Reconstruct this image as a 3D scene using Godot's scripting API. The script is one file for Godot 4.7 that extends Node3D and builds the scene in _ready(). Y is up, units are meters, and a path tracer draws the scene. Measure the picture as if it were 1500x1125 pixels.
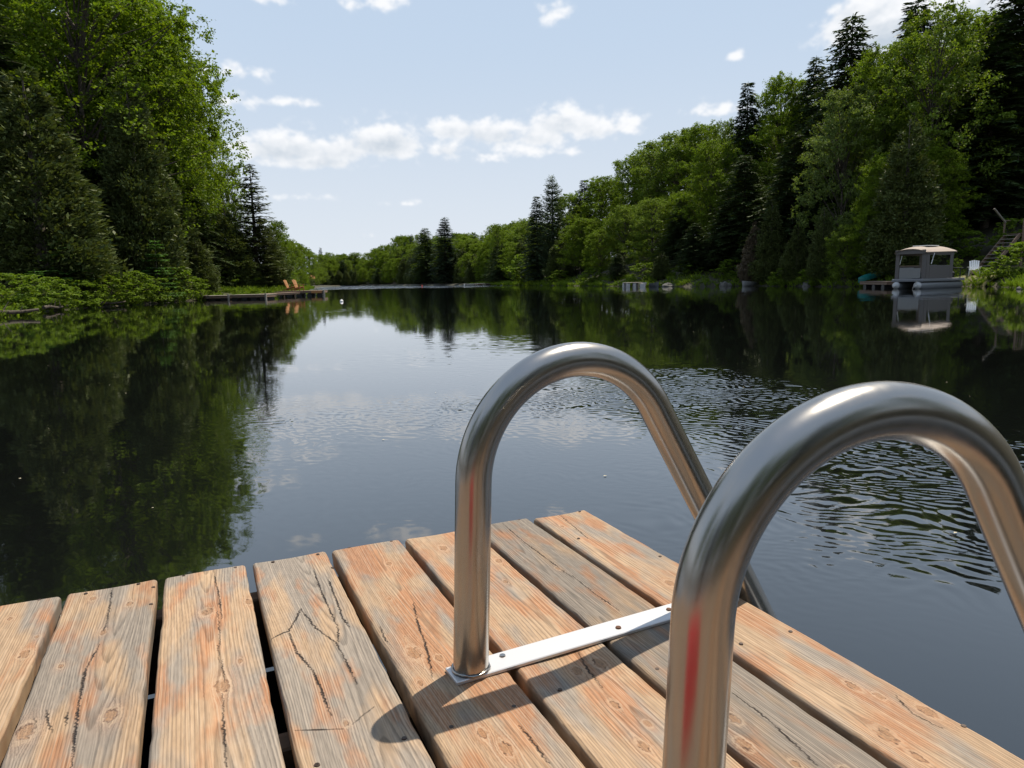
extends Node3D
# A lake seen from a wooden dock with a steel swim ladder. y up, metres, the water lies at y = 0.

const LAKE: Array[Vector2] = [Vector2(-13, 9),Vector2(-15, -4),Vector2(-17, -14),Vector2(-19.3, -27),Vector2(-22, -33.4),Vector2(-22.9, -39),Vector2(-22.6, -46),Vector2(-23.3, -52),Vector2(-22.4, -57),Vector2(-20.6, -61),Vector2(-19.4, -65),Vector2(-20.4, -70),Vector2(-22.6, -79),Vector2(-26, -92),Vector2(-30.5, -108),Vector2(-37, -131),Vector2(-47, -172),Vector2(-57, -215),Vector2(-69, -283),Vector2(-64, -290),Vector2(-45, -250),Vector2(-30, -215),Vector2(-11, -174),Vector2(-1, -140),Vector2(6, -114),Vector2(12.6, -86),Vector2(17.2, -71.5),Vector2(22.5, -66.7),Vector2(24.6, -56),Vector2(26.3, -50),Vector2(29.2, -47),Vector2(29.9, -44.2),Vector2(28.2, -40),Vector2(25.2, -35),Vector2(22.9, -31),Vector2(21, -20),Vector2(19, -5),Vector2(16, 9)]
# kind, tone, x, y, z, height, width, turn, label, group
const TREES := [
	["cedar","cedar",-26.48,0.53,-41.0,12.71,8.35,318,"broad olive cedar at the left edge of the picture, foremost on the left bank",""],
	["hemlock","hemlock",-32.67,1.08,-46.0,19.63,13.02,130,"dark hemlock rising behind the foremost olive cedar at the left edge",""],
	["maple","maple",-30.76,0.89,-54.0,24.44,17.93,183,"tall sunlit maple behind the olive cedars on the left bank",""],
	["cedar","cedar",-25.42,0.4,-50.0,15.05,6.74,353,"olive brown pointed cedar standing between the two big left maples",""],
	["maple","maple",-28.95,0.88,-61.0,21.9,11.69,333,"big maple whose bright boughs form the left skyline edge",""],
	["maple","maple",-33.83,1.38,-66.0,26.01,17.12,271,"tall maple half hidden behind the pointed olive cedar on the left bank",""],
	["maple","maple",-30.47,1.06,-70.0,20.39,6.17,14,"maple with lobed crown against the sky, right of the big left maple",""],
	["ash","birch",-31.15,0.87,-82.0,13.54,4.72,238,"small round-headed tree directly left of the spire-topped conifer",""],
	["spire","cedar",-23.34,0.52,-66.5,11.42,6.23,127,"slender spire-topped conifer with sparse tip above the left docks",""],
	["cedar","cedar",-25.14,0.68,-64.5,7.36,6.32,332,"dark bushy cedar at the shore behind the near left dock",""],
	["cedar","cedar",-23.43,0.48,-69.0,6.85,5.25,26,"dark cedar right below the spire-topped conifer, nearest the headland tip",""],
	["cedar","cedar",-24.71,0.4,-57.0,4.52,4.18,80,"low dark cedar left of the near left dock",""],
	["fir","fir",-24.31,0.31,-39.3,3.52,4.22,57,"young bright fir with flat tiers beneath the olive cedars",""],
	["fir","fir",-23.87,0.31,-36.2,1.75,3.13,190,"small green fir low on the bank, leftmost of the young firs",""],
	["fir","fir",-23.23,0.03,-47.5,4.28,2.95,240,"yellow-green young fir beside the trunk of the big left maple",""],
	["maple","maple",-41.07,1.69,-58.0,25.12,17.77,126,"leafy tree deep in the left wood, beyond the left edge hemlock","trees of the wood behind the left bank"],
	["maple","maple",-42.25,1.89,-68.0,28.15,18.47,194,"leafy tree deep in the left wood, behind the tall sunlit maple","trees of the wood behind the left bank"],
	["maple","maple",-41.74,1.75,-75.0,26.79,16.51,278,"leafy tree deep in the left wood, seen through the left maples","trees of the wood behind the left bank"],
	["maple","maple",-38.38,1.45,-80.0,25.41,14.5,52,"leafy tree deep in the left wood, behind the pointed olive cedar","trees of the wood behind the left bank"],
	["maple","maple",-38.86,1.41,-84.0,21.63,9.79,293,"leafy tree deep in the left wood, behind the skyline maple","trees of the wood behind the left bank"],
	["maple","maple",-38.87,1.3,-90.0,17.33,7.54,127,"leafy tree deep in the left wood, just left of the round-headed tree","trees of the wood behind the left bank"],
	["hemlock","hemlock",-33.23,1.12,-44.0,6.99,10.6,6,"dark conifer in the left bank's shade, beyond the foremost cedar","trees of the wood behind the left bank"],
	["cedar","cedar",-28.87,0.76,-46.0,10.43,7.83,110,"dark conifer in the left bank's shade, above the smallest fir","trees of the wood behind the left bank"],
	["hemlock","hemlock",-28.91,0.71,-52.0,10.82,8.01,208,"dark conifer in the left bank's shade, above the tiered fir","trees of the wood behind the left bank"],
	["cedar","cedar",-27.58,0.68,-58.0,10.43,7.41,143,"dark conifer in the left bank's shade, beside the skyline maple's trunk","trees of the wood behind the left bank"],
	["hemlock","hemlock",-27.04,0.77,-62.0,9.31,7.15,93,"dark conifer in the left bank's shade, left of the low dark cedar","trees of the wood behind the left bank"],
	["cedar","cedar",-27.76,0.84,-70.0,8.46,6.52,199,"dark conifer in the left bank's shade, behind the bushy shore cedar","trees of the wood behind the left bank"],
	["shrub","alder",-21.38,0.08,-30.5,1.68,3.81,81,"light green shrub at the extreme left of the bank",""],
	["shrub","alder",-22.71,0.04,-34.9,1.58,3.59,36,"spreading shrub under the smallest fir on the left bank",""],
	["shrub","alder",-23.24,0.02,-38.5,1.49,3.39,71,"bright shrub below the tiered young fir on the left bank",""],
	["shrub","alder",-23.37,0.08,-41.3,1.7,3.83,316,"dark green shrub between bright shrubs on the left bank",""],
	["shrub","alder",-23.16,0.03,-43.6,2.01,4.15,316,"bright yellow-green shrub below the pointed olive cedar",""],
	["shrub","alder",-23.11,0.05,-45.9,1.68,3.32,227,"low bright shrub left of the pale green one",""],
	["shrub","alder",-23.65,0.08,-50.1,2.35,4.47,64,"pale green rounded shrub nearest the left docks",""],
	["shrub","alder",-24.25,0.3,-54.3,1.51,3.2,67,"dark shrub at the root of the near left dock",""],
	["shrub","alder",-24.49,0.64,-65.3,1.98,4.51,0,"low shrub leaning over the near left dock",""],
	["shrub","alder",-25.32,0.65,-62.8,1.76,4.01,2,"dark shrub behind the middle of near left dock",""],
	["shrub","alder",-24.48,0.41,-76.3,2.26,4.75,107,"bright shrub at the water behind the far left dock",""],
	["maple","maple",-26.89,0.45,-84.0,7.93,3.9,110,"maple just beyond the spire-topped conifer on the receding left shore",""],
	["ash","birch",-29.95,0.44,-96.0,7.22,4.64,84,"bright tree behind the far left dock on the receding shore",""],
	["maple","maple",-34.43,0.35,-115.0,7.54,5.31,85,"sunlit tree behind the two wooden lounge chairs",""],
	["maple","maple",-39.69,0.23,-138.0,7.99,5.8,148,"rounded tree right of the wooden lounge chairs on the left shore",""],
	["ash","birch",-47.77,0.16,-172.0,8.54,6.18,160,"pale tree beside the red-roofed cabin",""],
	["shrub","alder",-32.07,0.45,-103.0,2.91,3.11,101,"bright bush low behind the wooden lounge chairs",""],
	["shrub","alder",-38.1,0.26,-131.0,2.96,3.94,276,"bush at the foot of rounded tree on the left shore",""],
	["cedar","cedar",-69.75,0.4,-254.08,6,5.05,347,"dark cedar in the far treeline's front rank, right of the red-roofed cabin","trees of the far treeline: dark cedar in the far treeline's front rank, right of the red-roofed cabin"],
	["maple","maple",-71.69,0.4,-264.73,7.89,8.48,320,"broad leafy tree in the far treeline's middle rank, right of the red-roofed cabin","trees of the far treeline: broad leafy tree in the far treeline's middle rank, right of the red-roofed cabin"],
	["ash","birch",-74.23,0.39,-281.17,11.98,8.1,104,"slender leafy tree in the far treeline's rear rank, right of the red-roofed cabin","trees of the far treeline: slender leafy tree in the far treeline's rear rank, right of the red-roofed cabin"],
	["maple","maple",-70.61,0.36,-267.8,6,8.61,93,"broad leafy tree in the far treeline's front rank, right of the red-roofed cabin","trees of the far treeline: broad leafy tree in the far treeline's front rank, right of the red-roofed cabin"],
	["ash","birch",-73.58,0.4,-276.68,8.41,9.0,353,"slender leafy tree in the far treeline's middle rank, right of the red-roofed cabin","trees of the far treeline: slender leafy tree in the far treeline's middle rank, right of the red-roofed cabin"],
	["maple","maple",-74.81,0.5,-291.28,12.17,8.45,100,"broad leafy tree in the far treeline's rear rank, right of the red-roofed cabin","trees of the far treeline: broad leafy tree in the far treeline's rear rank, right of the red-roofed cabin"],
	["hemlock","hemlock",-72.33,0.36,-278.16,6,8.1,196,"dark hemlock in the far treeline's front rank, right of the red-roofed cabin","trees of the far treeline: dark hemlock in the far treeline's front rank, right of the red-roofed cabin"],
	["ash","birch",-73.74,0.47,-290.44,7.85,7.25,152,"slender leafy tree in the far treeline's middle rank, right of the red-roofed cabin","trees of the far treeline: slender leafy tree in the far treeline's middle rank, right of the red-roofed cabin"],
	["ash","birch",-75.63,0.72,-303.85,13.21,8.71,11,"slender leafy tree in the far treeline's rear rank, right of the red-roofed cabin","trees of the far treeline: slender leafy tree in the far treeline's rear rank, right of the red-roofed cabin"],
	["hemlock","hemlock",-72.58,0.42,-289.15,6,8.51,184,"dark hemlock in the far treeline's front rank, right of the red-roofed cabin","trees of the far treeline: dark hemlock in the far treeline's front rank, right of the red-roofed cabin"],
	["maple","maple",-75.15,0.67,-301.63,10.73,9.04,212,"broad leafy tree in the far treeline's middle rank, right of the red-roofed cabin","trees of the far treeline: broad leafy tree in the far treeline's middle rank, right of the red-roofed cabin"],
	["maple","maple",-77.76,0.97,-315.12,11.15,10.14,84,"broad leafy tree in the far treeline's rear rank, right of the red-roofed cabin","trees of the far treeline: broad leafy tree in the far treeline's rear rank, right of the red-roofed cabin"],
	["cedar","cedar",-72.3,0.42,-289.78,6,5.0,74,"dark cedar in the far treeline's front rank, right of the red-roofed cabin","trees of the far treeline: dark cedar in the far treeline's front rank, right of the red-roofed cabin"],
	["ash","birch",-73.77,0.77,-307.6,8.67,7.26,135,"slender leafy tree in the far treeline's middle rank, right of the red-roofed cabin","trees of the far treeline: slender leafy tree in the far treeline's middle rank, right of the red-roofed cabin"],
	["maple","maple",-76.15,1.05,-319.35,12.6,10.5,33,"broad leafy tree in the far treeline's rear rank, right of the red-roofed cabin","trees of the far treeline: broad leafy tree in the far treeline's rear rank, right of the red-roofed cabin"],
	["cedar","cedar",-69.2,0.38,-291.11,6,5.8,169,"dark cedar in the far treeline's front rank, right of the red-roofed cabin","trees of the far treeline: dark cedar in the far treeline's front rank, right of the red-roofed cabin"],
	["maple","maple",-73.2,0.72,-305.55,7.51,8.48,154,"broad leafy tree in the far treeline's middle rank, right of the red-roofed cabin","trees of the far treeline: broad leafy tree in the far treeline's middle rank, right of the red-roofed cabin"],
	["maple","maple",-73.36,0.99,-317.75,12.88,9.14,308,"broad leafy tree in the far treeline's rear rank, right of the red-roofed cabin","trees of the far treeline: broad leafy tree in the far treeline's rear rank, right of the red-roofed cabin"],
	["cedar","cedar",-69.48,0.42,-293.53,6,5.46,300,"dark cedar in the far treeline's front rank, right of the red-roofed cabin","trees of the far treeline: dark cedar in the far treeline's front rank, right of the red-roofed cabin"],
	["spruce","spruce",-70.17,0.63,-303.07,10.14,6.08,1,"dark pointed spruce in the far treeline's middle rank, right of the red-roofed cabin","trees of the far treeline: dark pointed spruce in the far treeline's middle rank, right of the red-roofed cabin"],
	["maple","maple",-71.65,0.93,-315.85,12.11,9.17,305,"broad leafy tree in the far treeline's rear rank, right of the red-roofed cabin","trees of the far treeline: broad leafy tree in the far treeline's rear rank, right of the red-roofed cabin"],
	["cedar","cedar",-65.76,0.2,-289.02,6.16,5.25,347,"dark cedar in the far treeline's front rank, right of the red-roofed cabin","trees of the far treeline: dark cedar in the far treeline's front rank, right of the red-roofed cabin"],
	["ash","birch",-69.18,0.68,-305.8,10.14,9.66,173,"slender leafy tree in the far treeline's middle rank, right of the red-roofed cabin","trees of the far treeline: slender leafy tree in the far treeline's middle rank, right of the red-roofed cabin"],
	["ash","birch",-68.54,0.91,-315.65,12.09,9.3,33,"slender leafy tree in the far treeline's rear rank, right of the red-roofed cabin","trees of the far treeline: slender leafy tree in the far treeline's rear rank, right of the red-roofed cabin"],
	["hemlock","hemlock",-64.22,0.3,-292.08,6,8.1,158,"dark hemlock in the far treeline's front rank, right of the red-roofed cabin","trees of the far treeline: dark hemlock in the far treeline's front rank, right of the red-roofed cabin"],
	["spruce","spruce",-65.97,0.66,-305.7,8.31,4.79,181,"dark pointed spruce in the far treeline's middle rank, right of the red-roofed cabin","trees of the far treeline: dark pointed spruce in the far treeline's middle rank, right of the red-roofed cabin"],
	["maple","maple",-67.56,0.92,-316.25,13.49,9.53,156,"broad leafy tree in the far treeline's rear rank, right of the red-roofed cabin","trees of the far treeline: broad leafy tree in the far treeline's rear rank, right of the red-roofed cabin"],
	["cedar","cedar",-61.61,0.25,-287.33,6,5.69,246,"dark cedar in the far treeline's front rank, right of the red-roofed cabin","trees of the far treeline: dark cedar in the far treeline's front rank, right of the red-roofed cabin"],
	["maple","maple",-62.54,0.59,-302.78,8.98,9.88,356,"broad leafy tree in the far treeline's middle rank, right of the red-roofed cabin","trees of the far treeline: broad leafy tree in the far treeline's middle rank, right of the red-roofed cabin"],
	["maple","maple",-65.7,0.91,-315.76,10.73,10.04,161,"broad leafy tree in the far treeline's rear rank, right of the red-roofed cabin","trees of the far treeline: broad leafy tree in the far treeline's rear rank, right of the red-roofed cabin"],
	["cedar","cedar",-58.59,0.29,-282.86,6,5.83,94,"dark cedar in the far treeline's front rank, right of the red-roofed cabin","trees of the far treeline: dark cedar in the far treeline's front rank, right of the red-roofed cabin"],
	["ash","birch",-59.61,0.48,-297.31,10.01,7.96,246,"slender leafy tree in the far treeline's middle rank, right of the red-roofed cabin","trees of the far treeline: slender leafy tree in the far treeline's middle rank, right of the red-roofed cabin"],
	["spruce","spruce",-62.42,0.76,-309.67,11.48,6.09,241,"dark pointed spruce in the far treeline's rear rank, right of the red-roofed cabin","trees of the far treeline: dark pointed spruce in the far treeline's rear rank, right of the red-roofed cabin"],
	["maple","maple",-56.43,0.26,-276.59,6.44,9.69,90,"broad leafy tree in the far treeline's front rank, right of the red-roofed cabin","trees of the far treeline: broad leafy tree in the far treeline's front rank, right of the red-roofed cabin"],
	["maple","maple",-57.09,0.44,-292.4,9.59,9.8,29,"broad leafy tree in the far treeline's middle rank, left of the tallest spruce","trees of the far treeline: broad leafy tree in the far treeline's middle rank, left of the tallest spruce"],
	["ash","birch",-58.77,0.62,-302.89,12.87,9.95,131,"slender leafy tree in the far treeline's rear rank, left of the tallest spruce","trees of the far treeline: slender leafy tree in the far treeline's rear rank, left of the tallest spruce"],
	["hemlock","hemlock",-52.16,0.36,-274.56,6.91,7.32,11,"dark hemlock in the far treeline's front rank, left of the tallest spruce","trees of the far treeline: dark hemlock in the far treeline's front rank, left of the tallest spruce"],
	["maple","maple",-54.84,0.41,-285.14,9.65,8.5,183,"broad leafy tree in the far treeline's middle rank, left of the tallest spruce","trees of the far treeline: broad leafy tree in the far treeline's middle rank, left of the tallest spruce"],
	["maple","maple",-55.4,0.59,-299.55,14.61,9.71,206,"broad leafy tree in the far treeline's rear rank, left of the tallest spruce","trees of the far treeline: broad leafy tree in the far treeline's rear rank, left of the tallest spruce"],
	["maple","maple",-50.41,0.29,-265.46,6,8.38,9,"broad leafy tree in the far treeline's front rank, left of the tallest spruce","trees of the far treeline: broad leafy tree in the far treeline's front rank, left of the tallest spruce"],
	["spruce","spruce",-51.11,0.43,-279.21,11.73,5.19,281,"dark pointed spruce in the far treeline's middle rank, left of the tallest spruce","trees of the far treeline: dark pointed spruce in the far treeline's middle rank, left of the tallest spruce"],
	["maple","maple",-52.64,0.54,-291.26,13.88,9.91,214,"broad leafy tree in the far treeline's rear rank, left of the tallest spruce","trees of the far treeline: broad leafy tree in the far treeline's rear rank, left of the tallest spruce"],
	["hemlock","hemlock",-47.28,0.3,-259.33,6,8.53,187,"dark hemlock in the far treeline's front rank, left of the tallest spruce","trees of the far treeline: dark hemlock in the far treeline's front rank, left of the tallest spruce"],
	["maple","maple",-47.35,0.44,-272.1,12.31,8.27,192,"broad leafy tree in the far treeline's middle rank, left of the tallest spruce","trees of the far treeline: broad leafy tree in the far treeline's middle rank, left of the tallest spruce"],
	["ash","birch",-49.47,0.55,-285.83,15.07,10.09,296,"slender leafy tree in the far treeline's rear rank, left of the tallest spruce","trees of the far treeline: slender leafy tree in the far treeline's rear rank, left of the tallest spruce"],
	["cedar","cedar",-44.33,0.34,-256.76,8.21,4.59,4,"dark cedar in the far treeline's front rank, left of the tallest spruce","trees of the far treeline: dark cedar in the far treeline's front rank, left of the tallest spruce"],
	["maple","maple",-45.64,0.45,-268.67,11.26,11.02,231,"broad leafy tree in the far treeline's middle rank, left of the tallest spruce","trees of the far treeline: broad leafy tree in the far treeline's middle rank, left of the tallest spruce"],
	["maple","maple",-47.09,0.58,-283.91,14.61,9.06,23,"broad leafy tree in the far treeline's rear rank, left of the tallest spruce","trees of the far treeline: broad leafy tree in the far treeline's rear rank, left of the tallest spruce"],
	["maple","maple",-42.53,0.33,-252.02,7.47,9.36,92,"broad leafy tree in the far treeline's front rank, left of the tallest spruce","trees of the far treeline: broad leafy tree in the far treeline's front rank, left of the tallest spruce"],
	["spruce","spruce",-42.96,0.44,-262.36,12.61,4.71,319,"dark pointed spruce in the far treeline's middle rank, left of the tallest spruce","trees of the far treeline: dark pointed spruce in the far treeline's middle rank, left of the tallest spruce"],
	["ash","birch",-43.23,0.61,-277.92,17.48,8.69,100,"slender leafy tree in the far treeline's rear rank, left of the tallest spruce","trees of the far treeline: slender leafy tree in the far treeline's rear rank, left of the tallest spruce"],
	["maple","maple",-39.33,0.33,-245.03,8.76,8.83,60,"broad leafy tree in the far treeline's front rank, left of the tallest spruce","trees of the far treeline: broad leafy tree in the far treeline's front rank, left of the tallest spruce"],
	["spruce","spruce",-39.53,0.47,-257.81,13.76,5.94,125,"dark pointed spruce in the far treeline's middle rank, left of the tallest spruce","trees of the far treeline: dark pointed spruce in the far treeline's middle rank, left of the tallest spruce"],
	["maple","maple",-39.73,0.58,-267.89,17.54,9.73,236,"broad leafy tree in the far treeline's rear rank, left of the tallest spruce","trees of the far treeline: broad leafy tree in the far treeline's rear rank, left of the tallest spruce"],
	["maple","maple",-36.32,0.34,-238.75,8.51,10.35,176,"broad leafy tree in the far treeline's front rank, left of the tallest spruce","trees of the far treeline: broad leafy tree in the far treeline's front rank, left of the tallest spruce"],
	["ash","birch",-38.43,0.44,-253.05,12.88,9.62,262,"slender leafy tree in the far treeline's middle rank, left of the tallest spruce","trees of the far treeline: slender leafy tree in the far treeline's middle rank, left of the tallest spruce"],
	["ash","birch",-38.94,0.57,-265.79,15.28,8.72,181,"slender leafy tree in the far treeline's rear rank, left of the tallest spruce","trees of the far treeline: slender leafy tree in the far treeline's rear rank, left of the tallest spruce"],
	["cedar","cedar",-34.27,0.35,-234.39,9.09,6.39,268,"dark cedar in the far treeline's front rank, left of the tallest spruce","trees of the far treeline: dark cedar in the far treeline's front rank, left of the tallest spruce"],
	["spruce","spruce",-35.53,0.46,-247.72,14.16,5.93,128,"dark pointed spruce in the far treeline's middle rank, left of the tallest spruce","trees of the far treeline: dark pointed spruce in the far treeline's middle rank, left of the tallest spruce"],
	["maple","maple",-36.05,0.58,-260.33,16.9,8.15,236,"broad leafy tree in the far treeline's rear rank, left of the tallest spruce","trees of the far treeline: broad leafy tree in the far treeline's rear rank, left of the tallest spruce"],
	["cedar","cedar",-31.44,0.35,-228.32,9.51,4.9,55,"dark cedar in the far treeline's front rank, left of the tallest spruce","trees of the far treeline: dark cedar in the far treeline's front rank, left of the tallest spruce"],
	["maple","maple",-32.57,0.45,-240.35,13.16,8.32,301,"broad leafy tree in the far treeline's middle rank, left of the tallest spruce","trees of the far treeline: broad leafy tree in the far treeline's middle rank, left of the tallest spruce"],
	["spruce","spruce",-34.12,0.55,-253.8,17.08,5.07,188,"dark pointed spruce in the far treeline's rear rank, left of the tallest spruce","trees of the far treeline: dark pointed spruce in the far treeline's rear rank, left of the tallest spruce"],
	["cedar","cedar",-29.07,0.34,-222.1,9.94,5.37,151,"dark cedar in the far treeline's front rank, left of the tallest spruce","trees of the far treeline: dark cedar in the far treeline's front rank, left of the tallest spruce"],
	["maple","maple",-30.12,0.49,-237.88,12.09,9.34,18,"broad leafy tree in the far treeline's middle rank, left of the tallest spruce","trees of the far treeline: broad leafy tree in the far treeline's middle rank, left of the tallest spruce"],
	["ash","birch",-30.04,0.59,-248.32,16.81,9.26,221,"slender leafy tree in the far treeline's rear rank, left of the tallest spruce","trees of the far treeline: slender leafy tree in the far treeline's rear rank, left of the tallest spruce"],
	["cedar","cedar",-28.69,0.35,-221.45,8.01,6.37,46,"dark cedar in the far treeline's front rank, left of the tallest spruce","trees of the far treeline: dark cedar in the far treeline's front rank, left of the tallest spruce"],
	["ash","birch",-29.03,0.47,-233.44,12.86,8.95,106,"slender leafy tree in the far treeline's middle rank, left of the tallest spruce","trees of the far treeline: slender leafy tree in the far treeline's middle rank, left of the tallest spruce"],
	["spruce","spruce",-29.12,0.6,-247.12,15.9,5.74,174,"dark pointed spruce in the far treeline's rear rank, left of the tallest spruce","trees of the far treeline: dark pointed spruce in the far treeline's rear rank, left of the tallest spruce"],
	["maple","maple",-26.12,0.35,-215.9,8.88,10.79,262,"broad leafy tree in the far treeline's front rank, left of the tallest spruce","trees of the far treeline: broad leafy tree in the far treeline's front rank, left of the tallest spruce"],
	["spruce","spruce",-26.82,0.49,-230.64,13.26,4.76,312,"dark pointed spruce in the far treeline's middle rank, left of the tallest spruce","trees of the far treeline: dark pointed spruce in the far treeline's middle rank, left of the tallest spruce"],
	["ash","birch",-26.25,0.59,-239.27,14.49,8.49,185,"slender leafy tree in the far treeline's rear rank, around the tallest spruce","trees of the far treeline: slender leafy tree in the far treeline's rear rank, around the tallest spruce"],
	["maple","maple",-23.43,0.38,-212.61,7.9,10.41,75,"broad leafy tree in the far treeline's front rank, around the tallest spruce","trees of the far treeline: broad leafy tree in the far treeline's front rank, around the tallest spruce"],
	["spruce","spruce",-24.76,0.48,-225.15,11.57,5.07,174,"dark pointed spruce in the far treeline's middle rank, around the tallest spruce","trees of the far treeline: dark pointed spruce in the far treeline's middle rank, around the tallest spruce"],
	["spruce","spruce",-24.47,0.6,-236.2,15.28,5.37,141,"dark pointed spruce in the far treeline's rear rank, around the tallest spruce","trees of the far treeline: dark pointed spruce in the far treeline's rear rank, around the tallest spruce"],
	["hemlock","hemlock",-22.14,0.34,-206.14,7.35,8.55,359,"dark hemlock in the far treeline's front rank, around the tallest spruce","trees of the far treeline: dark hemlock in the far treeline's front rank, around the tallest spruce"],
	["maple","maple",-23.23,0.47,-220.03,12.64,9.04,279,"broad leafy tree in the far treeline's middle rank, around the tallest spruce","trees of the far treeline: broad leafy tree in the far treeline's middle rank, around the tallest spruce"],
	["ash","birch",-23.55,0.59,-232.56,14.27,7.34,47,"slender leafy tree in the far treeline's rear rank, around the tallest spruce","trees of the far treeline: slender leafy tree in the far treeline's rear rank, around the tallest spruce"],
	["maple","maple",-19.79,0.38,-204.67,7.55,10.51,159,"broad leafy tree in the far treeline's front rank, around the tallest spruce","trees of the far treeline: broad leafy tree in the far treeline's front rank, around the tallest spruce"],
	["spruce","spruce",-20.82,0.48,-215.58,12.13,5.36,351,"dark pointed spruce in the far treeline's middle rank, around the tallest spruce","trees of the far treeline: dark pointed spruce in the far treeline's middle rank, around the tallest spruce"],
	["maple","maple",-21.64,0.61,-230.16,14.93,9.54,162,"broad leafy tree in the far treeline's rear rank, around the tallest spruce","trees of the far treeline: broad leafy tree in the far treeline's rear rank, around the tallest spruce"],
	["hemlock","hemlock",-18.15,0.38,-201.49,7.49,7.3,156,"dark hemlock in the far treeline's front rank, around the tallest spruce","trees of the far treeline: dark hemlock in the far treeline's front rank, around the tallest spruce"],
	["maple","maple",-19.97,0.5,-216.28,12.38,9.68,90,"broad leafy tree in the far treeline's middle rank, around the tallest spruce","trees of the far treeline: broad leafy tree in the far treeline's middle rank, around the tallest spruce"],
	["maple","maple",-20.1,0.63,-228.64,13.31,8.76,40,"broad leafy tree in the far treeline's rear rank, around the tallest spruce","trees of the far treeline: broad leafy tree in the far treeline's rear rank, around the tallest spruce"],
	["cedar","cedar",-17.68,0.35,-198.06,8.84,5.14,320,"dark cedar in the far treeline's front rank, around the tallest spruce","trees of the far treeline: dark cedar in the far treeline's front rank, around the tallest spruce"],
	["maple","maple",-16.73,0.49,-208.41,12.56,9.04,76,"broad leafy tree in the far treeline's middle rank, around the tallest spruce","trees of the far treeline: broad leafy tree in the far treeline's middle rank, around the tallest spruce"],
	["ash","birch",-16.71,0.64,-221.59,13.84,9.09,352,"slender leafy tree in the far treeline's rear rank, around the tallest spruce","trees of the far treeline: slender leafy tree in the far treeline's rear rank, around the tallest spruce"],
	["cedar","cedar",-15.26,0.37,-194.17,7.18,6.33,158,"dark cedar in the far treeline's front rank, around the tallest spruce","trees of the far treeline: dark cedar in the far treeline's front rank, around the tallest spruce"],
	["maple","maple",-15.88,0.48,-205.01,11.32,9.81,247,"broad leafy tree in the far treeline's middle rank, around the tallest spruce","trees of the far treeline: broad leafy tree in the far treeline's middle rank, around the tallest spruce"],
	["maple","maple",-15.93,0.64,-220.25,14.85,8.94,82,"broad leafy tree in the far treeline's rear rank, around the tallest spruce","trees of the far treeline: broad leafy tree in the far treeline's rear rank, around the tallest spruce"],
	["maple","maple",-14.87,0.36,-192.71,7.27,9.73,24,"broad leafy tree in the far treeline's front rank, around the tallest spruce","trees of the far treeline: broad leafy tree in the far treeline's front rank, around the tallest spruce"],
	["maple","maple",-13.55,0.5,-201.77,12.05,8.54,41,"broad leafy tree in the far treeline's middle rank, around the tallest spruce","trees of the far treeline: broad leafy tree in the far treeline's middle rank, around the tallest spruce"],
	["ash","birch",-14.0,0.63,-214.86,14.18,7.45,307,"slender leafy tree in the far treeline's rear rank, towards the pale far dock","trees of the far treeline: slender leafy tree in the far treeline's rear rank, towards the pale far dock"],
	["cedar","cedar",-12.22,0.38,-188.89,9.28,6.31,273,"dark cedar in the far treeline's front rank, towards the pale far dock","trees of the far treeline: dark cedar in the far treeline's front rank, towards the pale far dock"],
	["maple","maple",-12.41,0.49,-198.67,11.2,9.28,207,"broad leafy tree in the far treeline's middle rank, towards the pale far dock","trees of the far treeline: broad leafy tree in the far treeline's middle rank, towards the pale far dock"],
	["ash","birch",-11.82,0.67,-214.39,14.45,9.42,16,"slender leafy tree in the far treeline's rear rank, towards the pale far dock","trees of the far treeline: slender leafy tree in the far treeline's rear rank, towards the pale far dock"],
	["cedar","cedar",-10.56,0.36,-182.49,7.89,5.84,121,"dark cedar in the far treeline's front rank, towards the pale far dock","trees of the far treeline: dark cedar in the far treeline's front rank, towards the pale far dock"],
	["maple","maple",-11.04,0.5,-196.27,11.6,11.86,304,"broad leafy tree in the far treeline's middle rank, towards the pale far dock","trees of the far treeline: broad leafy tree in the far treeline's middle rank, towards the pale far dock"],
	["maple","maple",-11.25,0.61,-207.53,13.24,11.92,176,"broad leafy tree in the far treeline's rear rank, towards the pale far dock","trees of the far treeline: broad leafy tree in the far treeline's rear rank, towards the pale far dock"],
	["maple","maple",-9.97,0.3,-176.73,7.39,11.63,128,"broad leafy tree in the far treeline's front rank, towards the pale far dock","trees of the far treeline: broad leafy tree in the far treeline's front rank, towards the pale far dock"],
	["ash","birch",-9.43,0.51,-194.17,11.7,11.43,233,"slender leafy tree in the far treeline's middle rank, towards the pale far dock","trees of the far treeline: slender leafy tree in the far treeline's middle rank, towards the pale far dock"],
	["spruce","spruce",-9.57,0.62,-204.86,13.68,4.78,333,"dark pointed spruce in the far treeline's rear rank, towards the pale far dock","trees of the far treeline: dark pointed spruce in the far treeline's rear rank, towards the pale far dock"],
	["cedar","cedar",-8.35,0.31,-172.18,7.25,6.22,215,"dark cedar in the far treeline's front rank, towards the pale far dock","trees of the far treeline: dark cedar in the far treeline's front rank, towards the pale far dock"],
	["maple","maple",-7.75,0.49,-188.7,10.27,12.47,74,"broad leafy tree in the far treeline's middle rank, towards the pale far dock","trees of the far treeline: broad leafy tree in the far treeline's middle rank, towards the pale far dock"],
	["spruce","spruce",-7.57,0.63,-201.34,13.04,4.98,28,"dark pointed spruce in the far treeline's rear rank, towards the pale far dock","trees of the far treeline: dark pointed spruce in the far treeline's rear rank, towards the pale far dock"],
	["cedar","cedar",-6.63,0.35,-171.15,6.88,4.79,326,"dark cedar in the far treeline's front rank, towards the pale far dock","trees of the far treeline: dark cedar in the far treeline's front rank, towards the pale far dock"],
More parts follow.
